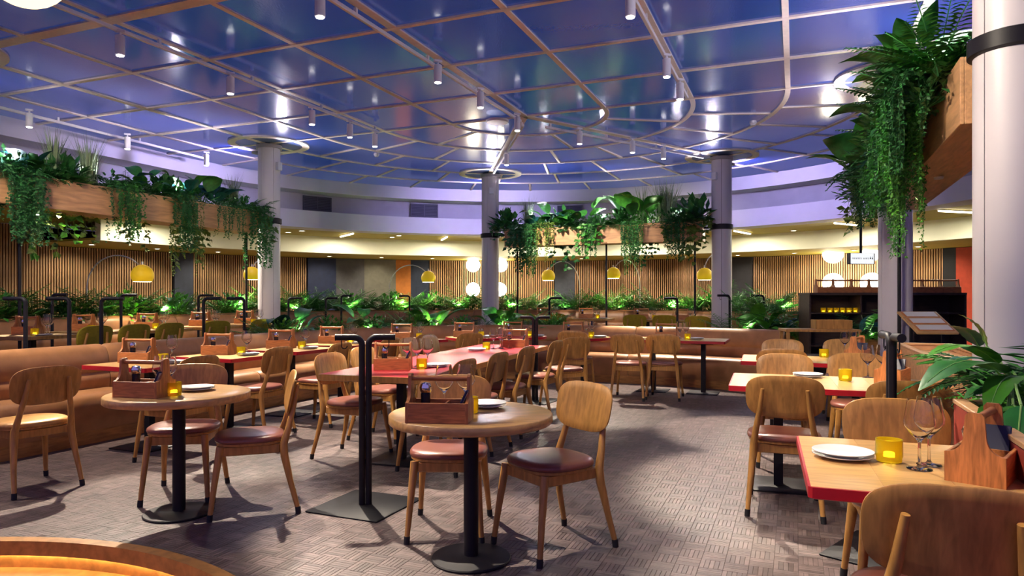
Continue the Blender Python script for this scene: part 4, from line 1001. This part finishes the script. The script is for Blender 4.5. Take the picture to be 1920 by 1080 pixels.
L_SPEC = [(8, 'bush', 0, 1.6, 0, 0), (45, 'bush', 0, 1.4, 0, 0), (90, 'bush', 0, 1.3, .05, 0), (128, 'tallfern', 0, .8, 0, 0), (200, 'bush', 0, 1.3, .05, 0), (235, 'tallfern', 0, .8, 0, 0), (255, 'bush', 0, 1.2, 0, 0), (300, 'bush', 0, 1.3, .05, 0), (330, 'tallfern', 0, .8, 0, 0), (360, 'bush', 0, 1.2, .05, 0), (410, 'bush', 0, 1.3, .05, 0), (455, 'tallfern', 1, .8, 0, 0), (-5, 'fernbig', 0, 1.2, 0, 0), (12, 'vineheavy', 0, 1.0, .2, 0), (30, 'fernbig', 0, 1.0, .05, 0), (22, 'vineheavy', 0, .9, .22, -.1), (55, 'broad', 2, 1.1, 0, 0), (75, 'fernbig', 0, 1.0, -.05, .02), (100, 'grass', 5, 1.35, 0, .05), (118, 'spiky', 0, 1.0, 0, .0), (140, 'bush', 0, 1.1, 0, 0),
          (160, 'grass', 5, 1.45, .05, 0), (175, 'grass', 5, 1.2, -.05, 0), (188, 'fern', 0, 1.1, .05, 0), (208, 'vineheavy', 0, .80, .2, 0), (214, 'vine', 1, 1.2, .22, 0), (226, 'fernbig', 0, .95, 0, 0), (245, 'broad', 2, 1.0, 0, 0), (268, 'broad', 0, 1.35, 0, .02), (290, 'fern', 0, 1.1, .05, 0), (306, 'spiky', 0, 1.0, 0, 0),
          (318, 'vineheavy', 0, .95, .22, 0), (326, 'vinelong', 3, 1.0, .22, 0), (345, 'broad', 3, 1.25, .08, 0), (372, 'broad', 2, 1.3, .08, 0), (394, 'vine', 0, .9, .22, 0), (396, 'broad', 2, 1.2, .05, 0), (420, 'vine', 0, .9, .22, 0), (428, 'fernbig', 1, .9, 0, 0), (436, 'grass', 5, 1.25, 0, 0), (446, 'bush', 0, 1.4, .1, -.05), (462, 'vineheavy', 0, 1.15, .18, 0), (474, 'fernbig', 0, 1.0, .1, 0), (470, 'ivy', 3, 1.6, .15, -.2),
          (80, 'ivy', 3, 1.5, -.22, -.35), (112, 'ivy', 2, 1.6, -.22, -.35), (150, 'ivy', 3, 1.5, -.22, -.35), (270, 'ivy', 3, 1.2, -.22, -.35), (345, 'ivy', 3, 1.7, -.22, -.35), (385, 'ivy', 3, 1.5, -.22, -.35)]
along(HA, HD, L_SPEC, 2.86, 1, 'in the left hanging planter', 'plants in the left hanging planter')
C_SPEC = [(960, 'bush', 0, 1.3, .05, 0), (1005, 'tallfern', 0, .8, 0, 0), (1025, 'bush', 0, 1.3, .05, 0), (1070, 'bush', 0, 1.4, .05, 0), (1095, 'tallfern', 0, .85, 0, 0), (1120, 'bush', 0, 1.4, .05, 0), (1160, 'tallfern', 0, .85, 0, 0), (1195, 'bush', 1, 1.4, .05, 0), (1225, 'bush', 1, 1.3, .05, 0), (1295, 'tallfern', 0, .8, 0, 0), (935, 'ivy', 0, 1.6, .1, .0), (950, 'spiky', 0, 1.25, 0, 0), (968, 'fernbig', 0, 1.1, 0, 0), (975, 'ivy', 0, 1.7, .2, -.1), (990, 'grass', 5, 1.5, 0, 0), (993, 'vineheavy', 0, 1.15, .22, 0), (1000, 'vinelong', 1, .95, .22, 0), (1012, 'broad', 2, 1.3, .1, 0), (1040, 'broad', 0, 1.6, 0, 0), (1035, 'vine', 3, 1.3, .2, 0), (1058, 'spiky', 0, 1.2, 0, 0), (1062, 'ivy', 0, 1.6, -.2, -.3), (1080, 'fernbig', 0, 1.0, 0, 0), (1098, 'broad', 0, 1.8, 0, .05), (1110, 'vineheavy', 0, .75, .22, 0),
          (1118, 'ivy', 1, 1.5, .2, -.1), (1128, 'bush', 0, 1.3, .05, 0), (1150, 'fernbig', 0, 1.1, 0, 0), (1165, 'spiky', 0, 1.0, 0, 0), (1184, 'broad', 0, 1.9, 0, .05), (1187, 'vineheavy', 0, .85, .22, 0), (1193, 'vinelong', 1, .9, .22, 0), (1208, 'broad', 4, 1.7, 0, .05), (1205, 'grass', 5, 1.7, 0, 0), (1215, 'ivy', 0, 1.4, -.2, -.3), (1240, 'grass', 5, 1.9, 0, 0), (1255, 'grass', 5, 1.9, .05, 0), (1262, 'bush', 0, 1.7, .1, -.05), (1268, 'vineheavy', 0, .85, .2, 0), (1285, 'bush', 0, 1.7, .1, 0), (1275, 'ivy', 3, 1.8, .1, -.25), (1305, 'spiky', 0, 1.5, 0, 0), (1312, 'ivy', 3, 1.6, .1, -.1), (1318, 'fernbig', 0, .9, 0, .05)]
along(CA_, CD, C_SPEC, 2.86, 1, 'in the centre hanging planter', 'plants in the centre hanging planter')
R_SPEC = [(1850, 'tallfern', 1, .95, .28, .05), (1846, 'vineheavy', 0, .70, .42, 0), (1835, 'fernbig', 0, 1.1, .3, .05), (1830, 'vineheavy', 1, .75, .42, 0), (1822, 'broad', 0, 1.3, .35, 0), (1815, 'tallfern', 0, 1.0, .25, 0), (1812, 'vineheavy', 1, .78, .42, 0), (1838, 'bush', 0, 1.4, .32, -.1), (1818, 'vinelong', 2, .85, .38, 0), (1806, 'bush', 0, 1.5, .32, -.1), (1800, 'tallfern', 0, 1.0, .15, .05), (1793, 'tallfern', 0, 1.05, .30, 0), (1785, 'tallfern', 1, 1.0, .2, 0), (1796, 'vineheavy', 1, .75, .36, 0), (1790, 'vineheavy', 0, .72, .42, 0), (1780, 'vineheavy', 1, .8, .38, 0), (1775, 'bush', 0, 1.6, .32, -.1), (1790, 'bush', 0, 1.5, .3, -.1), (1783, 'broad', 0, 1.5, .35, 0), (1762, 'bush', 0, 1.6, .32, -.2), (1750, 'tallfern', 0, 1.1, .2, 0), (1756, 'vineheavy', 0, .75, .36, 0), (1740, 'bush', 0, 1.7, .32, -.15), (1742, 'vineheavy', 1, .7, .4, -.1), (1715, 'bush', 0, 1.7, .35, -.15), (1797, 'fernbig', 1, 1.1, .1, .08), (1788, 'fernbig', 0, 1.2, .15, .04), (1784, 'vineheavy', 1, .80, .24, 0), (1776, 'vinelong', 2, .95, .24, 0), (1774, 'fernbig', 0, 1.1, .05, 0), (1768, 'vinelong', 1, .95, .24, 0), (1765, 'broad', 0, 1.3, .1, 0), (1758, 'vineheavy', 1, .75, .22, -.05), (1752, 'vinelong', 2, .62, .22, 0), (1745, 'fernbig', 0, 1.2, .1, 0), (1735, 'vineheavy', 0, .66, .24, 0), (1728, 'broad', 0, 1.5, .18, 0), (1722, 'vineheavy', 1, .68, .22, 0),
          (1712, 'vineheavy', 0, .66, .2, 0), (1705, 'fernbig', 0, 1.4, .2, 0), (1700, 'broad', 1, 1.6, .25, -.05), (1695, 'vineheavy', 0, .72, .25, 0), (1690, 'bush', 0, 1.6, .25, -.2), (1684, 'vineheavy', 3, .72, .28, 0), (1676, 'grass', 5, 1.5, .1, 0), (1680, 'broad', 0, 1.7, .25, -.1), (1672, 'fernbig', 1, 1.3, .15, 0), (1668, 'vineheavy', 0, .75, .25, 0), (1662, 'bush', 1, 1.6, .25, -.25), (1660, 'ivy', 3, 1.3, .25, -.2)]
along(RA, RD, R_SPEC, 2.80, -1, 'in the right hanging planter', 'plants in the right hanging planter')
for i, (px, A, D, pw) in enumerate(((108, HA, HD, 18), (432, HA, HD, 26), (985, CA_, CD, 20), (1212, CA_, CD, 30), (1232, CA_, CD, 24), (1775, RA, RD, 25), (1715, RA, RD, 30))):
    q = line_hit(px, A, D); uplight(q[0], q[1], 2.88, '%s small uplight from the left inside the hanging planters' % ORD[i], pw)
# broad lavender uplights added unseen among the foliage to brighten the ceiling ribs
for i, (px, A, D) in enumerate(((20, HA, HD), (165, HA, HD), (330, HA, HD), (1020, CA_, CD), (1130, CA_, CD), (1270, CA_, CD), (1790, RA, RD), (1745, RA, RD), (1700, RA, RD))):
    q = line_hit(px, A, D); uplight(q[0], q[1], 3.02, '%s taller added ceiling uplight from the left in the hanging planters' % ORD[i], 80, (.90, .82, 1.0), size=165)
# downward plant spots fixed under the boxes
for i, (px, A, D, z) in enumerate(((70, HA, HD, 2.49), (110, HA, HD, 2.49), (428, HA, HD, 2.49), (1760, RA, RD, 2.41))):
    q = line_hit(px, A, D); t = thing('planter_downlight', '%s small downlight from the left under the hanging planters' % ORD[i], 'spotlight', (q[0], q[1], z), 0, 'planter downlights')
    MB().lathe([(.02, -.02), (.035, -.018), (.04, 0), (.02, 0)], 14).build('bezel', mat('white_plastic', (0, 0, 0)), t); MB().lathe([(.019, -.019), (.019, -.004)], 12).build('lens', mat('downlight_glow', (0, 0, 0)), t)
    spot('downlight_beam', t, (0, 0, -.03), (0, 0, -1), 26, 120, .7, (1, .86, .5), .03)

# ---- plant bed behind the rear banquette
out = []; rr = random.Random(11)
kinds = ['tallfern', 'broad', 'bush', 'broad', 'palm', 'tallfern', 'broad', 'bush']
spots_ = [W(-6.62+.14*((k % 3)-1), -4.8+.36*k) for k in range(13)]+[pol(6.66+.18*((k % 3)-1), -88+2.9*k) for k in range(43)]
for i, (x, y) in enumerate(spots_):
    kk = kinds[(i*5+i//3) % 8]; out.append((kk, x, y, 1.0, i % 5, (1, 2, 1, 2, 1)[i % 5], rr.uniform(.85, 1.15)*{'palm': .85, 'broad': 1.6, 'bush': 1.8, 'tallfern': 1.3}[kk], rr.uniform(0, 6)))
for j, wh in enumerate(('in the left part of the rear bed', 'in the middle of the rear bed', 'in the right part of the rear bed')): plants(out[j*19:(j+1)*19], wh, 'rear bed plants')
for k, a in enumerate((-96, -84, -72, -60, -48, -36, -24, -12, 0, 12, 24, 36)):
    x, y = pol(6.42, a) if a > -90 else W(-6.42, -1.2); uplight(x, y, 1.06, '%s uplight from the left in the rear plant bed' % ORD[k], 100, up=((pol(7.4, a)[0]-x)*.5, (pol(7.4, a)[1]-y)*.5, 1), size=140)
# ---- corner bed
out = []
for k in range(0, 13):
    (p_, q_) = BEDP[k]; x, y = W(p_[0]+q_.x*.95, p_[1]+q_.y*.95); kk = ('tallfern', 'broad', 'palm', 'tallfern', 'broad', 'tallfern')[k % 6]
    out.append((kk, x, y, .72, k % 5, (1, 2, 1, 3, 4)[k % 5], (.62 if kk == 'palm' else 1.3 if kk == 'broad' else .95), k*1.7))
    if k % 2 == 0: x, y = W(p_[0]+q_.x*.85, p_[1]+q_.y*.85); out.append(('bush', x+.1, y, .76, k % 5, (2, 1, 1)[k % 3], 1.25, k))
plants(out, 'in the corner bed behind the sofa', 'corner bed plants')
for k in (1, 4, 7, 10):
    (p_, q_) = BEDP[k]; x, y = W(p_[0]+q_.x*.82, p_[1]+q_.y*.82); uplight(x, y, .78, '%s uplight from the left in the corner bed' % ORD[k//3], 26, up=(q_.x*.5, .6, 1))
# ================================================================== RIGHT SIDE: pots, shelf, trough, big-leaved plants
def planter_box(x, y, w, d, h, label, rz=0.0, z=0.0):
    t = thing('planter_box', label, 'planter', (x, y, z), rz); m = mat('plinth_wood', (0, 0, 0))
    for s in (-1, 1): MB().bbox((0, s*(d/2-.012), h/2), (w, .024, h), .003).build('side_board', m, t, angle=0); MB().bbox((s*(w/2-.012), 0, h/2), (.024, d-.05, h), .003).build('end_board', m, t, angle=0)
    MB().box((0, 0, h-.06), (w-.05, d-.05, .04)).build('soil', mat('soil', (0, 0, 0)), t, angle=0)
x1, y1 = ray_depth(1385, 12.2); planter_box(x1, y1, .6, .4, .55, 'low timber planter behind the banquette end, by the right column', 0, TIER)
x2, y2 = 4.75, 12.4; planter_box(x2, y2, 1.5, .5, .66, 'timber planter holding the tall palm before the right slat wall', .1)
x3, y3 = ray_depth(1622, 10.1); planter_box(x3, y3, .5, .42, .75, 'timber planter before the dark shelf unit', 0)
plants([('tallpalm', x1-.15, y1, .62, 1, 1, .95, .3), ('bush', x1+.12, y1, .66, 2, 2, 1.1, 0)], 'in the low planter by the right column', 'right planter plants')
plants([('tallpalm', x2+.1, y2+.1, .62, 2, 1, 1.75, .8), ('tallpalm', x2-.25, y2+.05, .62, 3, 1, 1.35, 2.0), ('broad', x2-.42, y2-.16, .60, 3, 1, 1.35, .2), ('broad', x2-.1, y2-.2, .58, 6, 3, 1.3, 1.2), ('fernbig', x2+.3, y2-.1, .62, 1, 2, 1.1, 0), ('bush', x2+.55, y2-.1, .6, 2, 2, 1.5, 0)], 'in the planter before the right slat wall', 'right planter plants')
plants([('tallpalm', x3, y3, .70, 4, 1, .95, .4), ('broad', x3-.12, y3-.05, .72, 8, 3, 1.15, 2.5), ('fernbig', x3+.05, y3-.05, .70, 2, 2, .85, 0)], 'in the planter before the shelf unit', 'right planter plants')
uplight(x1+.1, y1-.15, .70, 'uplight in the low planter by the right column', 10); uplight(x2+.45, y2-.2, .68, 'uplight in the planter before the right slat wall', 16); uplight(x3, y3-.18, .76, 'uplight in the planter before the shelf unit', 8)
def shelf():
    y0 = 11.3; xa, xb = (1517-960)*y0/F_PX, (1812-960)*y0/F_PX; w = xb-xa; h = 1.42
    t = thing('shelf_unit', 'long dark open shelf unit behind the right column', 'shelf', ((xa+xb)/2, y0+.2, 0)); m = mat('dark_walnut', (.055, .035, .028), .5, vary=.3, scale=5, stretch=(1, 8, 8))
    MB().bbox((0, 0, h-.02), (w, .44, .04), .004).build('top_board', m, t, angle=0); MB().box((0, .2, h/2), (w-.04, .02, h-.04)).build('back_panel', m, t, angle=0)
    for s in (-1, 1): MB().bbox((s*(w/2-.015), 0, (h-.04)/2), (.03, .42, h-.04), .003).build('side_panel', m, t, angle=0)
    for k in range(1, 3): MB().box((-w/2+w*k/3, 0, (h-.04)/2), (.024, .38, h-.05)).build('divider', m, t, angle=0)
    for z in (.08, .55, 1.08): MB().box((0, 0, z), (w-.06, .38, .022)).build('shelf_board', m, t, angle=0)
    n = 8
    for k in range(n):
        dup(CAD, USED, (xa+.32+k*(w-.5)/(n-1), y0+.16, h), random.uniform(-.05, .05), '%s teak caddy from the left in the row on the shelf top' % ORD[k], 'caddies on the shelf top')
    for k in range(6):
        dup(TEA, USED, (xa+.28+k*.105, y0+.10, 1.091), 0, '%s spare yellow tealight from the left inside the shelf unit' % ORD[k], 'spare tealights')
shelf()
# high table with menus past the column
def menu_table():
    y0 = 8.3; x0 = (1738-960)*y0/F_PX; t = thing('menu_stand', 'tilted menu stand with pale boards seen past the right column', 'menu stand', (x0, y0, 0), -.1); tl = .42
    top = MB().bbox((0, 0, 0), (.46, .58, .025), .004).build('sloped_top', OAKT(), t, (0, 0, 1.04)); top.rotation_euler = (tl, 0, 0)
    for a in (-.18, .18): MB().box((a, .0, .51), (.03, .03, 1.02)).build('leg', BLACK(), t, angle=0); MB().bbox((a, 0, .012), (.04, .45, .024), .004).build('foot_bar', BLACK(), t)
    for k in range(3):
        v = -.18+.18*k; q = R_((0, v*math.cos(tl)), -.1)
        m = thing('menu_board', '%s pale menu board from the front on the tilted stand' % ORD[k], 'menu', (x0+q[0], y0+q[1], 1.04+v*math.sin(tl)+.0135), -.1, 'menu boards'); m.rotation_euler = (tl, 0, -.1)
        MB().bbox((0, 0, .006), (.40, .15, .010), .003).build('board', mat('teak_caddy', (0, 0, 0)), m); MB().box((0, 0, .0125), (.36, .12, .003)).build('sheet', mat('paper', (0, 0, 0)), m, angle=0)
menu_table()
# low serving bench behind the right chairs
def bench():
    y0 = 9.4; x0 = (1535-960)*y0/F_PX; t = thing('serving_table', 'low oak serving table with a slatted tray behind the right tables', 'table', (x0, y0, 0), -.15); m = OAK()
    MB().bbox((0, 0, .90), (.95, .45, .035), .004).build('table_top', m, t)
    MB().bbox((0, 0, .55), (.90, .42, .025), .004).build('shelf_board', mat('dark_walnut', (0, 0, 0)), t)
    for a in (-.44, .44):
        for b in (-.19, .19): MB().box((a, b, .44), (.04, .04, .885)).build('leg', m, t, angle=0)
    tr = thing('wooden_crate', 'pale wooden crate standing on the low serving table', 'crate', (x0+.18, y0+.02, .918), -.15)
    for s in (-1, 1):
        MB().bbox((0, s*.13, .06), (.46, .014, .12), .002).build('side_board', m, tr, angle=0); MB().bbox((s*.225, 0, .06), (.014, .25, .12), .002).build('end_board', m, tr, angle=0)
    MB().box((0, 0, .008), (.44, .24, .012)).build('bottom_board', m, tr, angle=0)
bench()
# trough planters between the right columns
def trough(n0, n1, t0, t1, h, label, fill=True, side=None):
    a = Vector(W((n0+n1)/2, (t0+t1)/2)); t = thing('trough_planter', label, 'planter', (a.x, a.y, 0), RZ); w, L = n1-n0, t1-t0; m = mat('planter_oak', (0, 0, 0))
    for s in (-1, 1):
        MB().bbox((s*(w/2-.014), 0, h/2), (.028, L, h), .003).build('side_board', side or m, t, angle=0); MB().bbox((0, s*(L/2-.014), h/2), (w-.06, .028, h), .003).build('end_board', side or m, t, angle=0)
        MB().bbox((s*(w/2-.022), 0, h+.010), (.052, L+.01, .020), .003).build('rim', m, t, angle=0)
        MB().bbox((0, s*(L/2-.02), h+.010), (w-.1, .05, .020), .003).build('rim', m, t, angle=0)
    MB().box((0, 0, h-.06), (w-.06, L-.06, .03)).build('soil' if fill else 'tray', mat('soil', (0, 0, 0)) if fill else m, t, angle=0)
trough(4.92, 5.38, -5.20, -2.55, .88, 'far oak trough between the right-hand columns', False)
trough(4.66, 5.20, -8.6, -6.62, .86, 'near trough planter with the big-leaved plant at the right edge', True, mat('dull_red_board', (.30, .045, .03), .45, vary=.2))
BIG = {1: mat('big_leaf_green', (.016, .15, .022), .34, vary=.35, scale=7, bump=.06, bscale=30), 2: mat('big_leaf_light', (.060, .26, .016), .36, vary=.3, scale=7, bump=.06, bscale=30), 4: mat('big_leaf_blue', (.008, .09, .06), .34, vary=.35, scale=7, bump=.06, bscale=30)}
def big_leaf(par, base, mid, tip, width, g, fold=.10, nm='leaf'):
    base, mid, tip = Vector(base), Vector(mid), Vector(tip)            # petiole base, leaf start, leaf tip
    d = tip-mid; L = d.length; m = 14; us = (-1, -.75, -.5, -.25, 0, .25, .5, .75, 1); vs = []; fs = []
    side = d.cross(Vector((0, 0, 1))).normalized(); up = side.cross(d).normalized()
    for i in range(m+1):
        f = i/m; w = width*(math.sin(math.pi*min(1, f**.70)))**.80 if 0 < f < 1 else .002
        for u in us:
            vs.append(mid+d*f+up*(.16*L*math.sin(math.pi*f)+abs(u)*w*fold-.010*math.cos(f*40)*(.3+abs(u))*.25*(w/width)-.10*w*u*u)+side*(u*w))
    k = len(us)
    for i in range(m):
        for j in range(k-1): a = i*k+j; fs.append((a, a+1, a+k+1, a+k))
    mb = MB().add(vs, fs); o = mb.build(nm, BIG[g], par, angle=60)
    mr = MB().tube([mid+d*f+up*(.16*L*math.sin(math.pi*f)+.002) for f in (0, .15, .3, .45, .6, .75, .9)], [.0035, .0033, .003, .0026, .002, .0015, .001], 5)
    mr.build('midrib', mat('leaf_vein', (.22, .42, .10), .45), o)
    MB().tube([base, (base+mid)/2+Vector((0, 0, .03)), mid], .0055, 6).build('stalk', mat('leaf_vein', (0, 0, 0)), o)
def at(px, py, y): return ((px-960)*y/F_PX, y, EYE-(py-Y_H)*y/F_PX)
P = thing('broadleaf_plant', 'large glossy broad-leaved plant at the right picture edge', 'plant', (0, 0, 0))
rt = at(1895, 716, 3.05)
for (m_, t_, y0_, y1_, w_, g_) in (((1885, 700), (1722, 733), 3.0, 2.80, .098, 1), ((1872, 682), (1738, 668), 3.12, 3.0, .078, 2), ((1895, 745), (1808, 748), 2.95, 2.85, .062, 1), ((1888, 690), (1740, 702), 3.3, 3.25, .06, 4),
        ((1905, 705), (1850, 790), 2.95, 2.72, .06, 2), ((1915, 760), (1908, 905), 2.5, 2.40, .062, 1), ((1850, 650), (1795, 588), 3.3, 3.35, .075, 2), ((1835, 650), (1780, 610), 3.5, 3.5, .085, 4), ((1915, 730), (1990, 760), 2.9, 2.8, .08, 1), ((1900, 760), (1930, 830), 2.7, 2.6, .07, 2), ((1890, 770), (1835, 800), 2.75, 2.62, .05, 2)):
    big_leaf(P, rt, at(*m_, y0_), at(*t_, y1_), w_, g_)
P2 = []
x, y, z = at(1880, 705, 3.45); P2.append(('broadpalm', x, y, .84, 1, 1, .62, .5)); x, y, z = at(1925, 700, 3.25); P2.append(('broadpalm', x, y, .84, 2, 1, .72, 2.1)); x, y, z = at(1850, 705, 3.62); P2.append(('fernbig', x, y, .85, 1, 0, .8, 0)); x, y, z = at(1935, 720, 2.95); P2.append(('bush', x, y, .84, 3, 2, .9, 0)); x, y, z = at(1905, 720, 3.15); P2.append(('fern', x, y, .84, 4, 2, .8, 0))
plants(P2, 'in the near trough at the right edge', 'near trough plants')
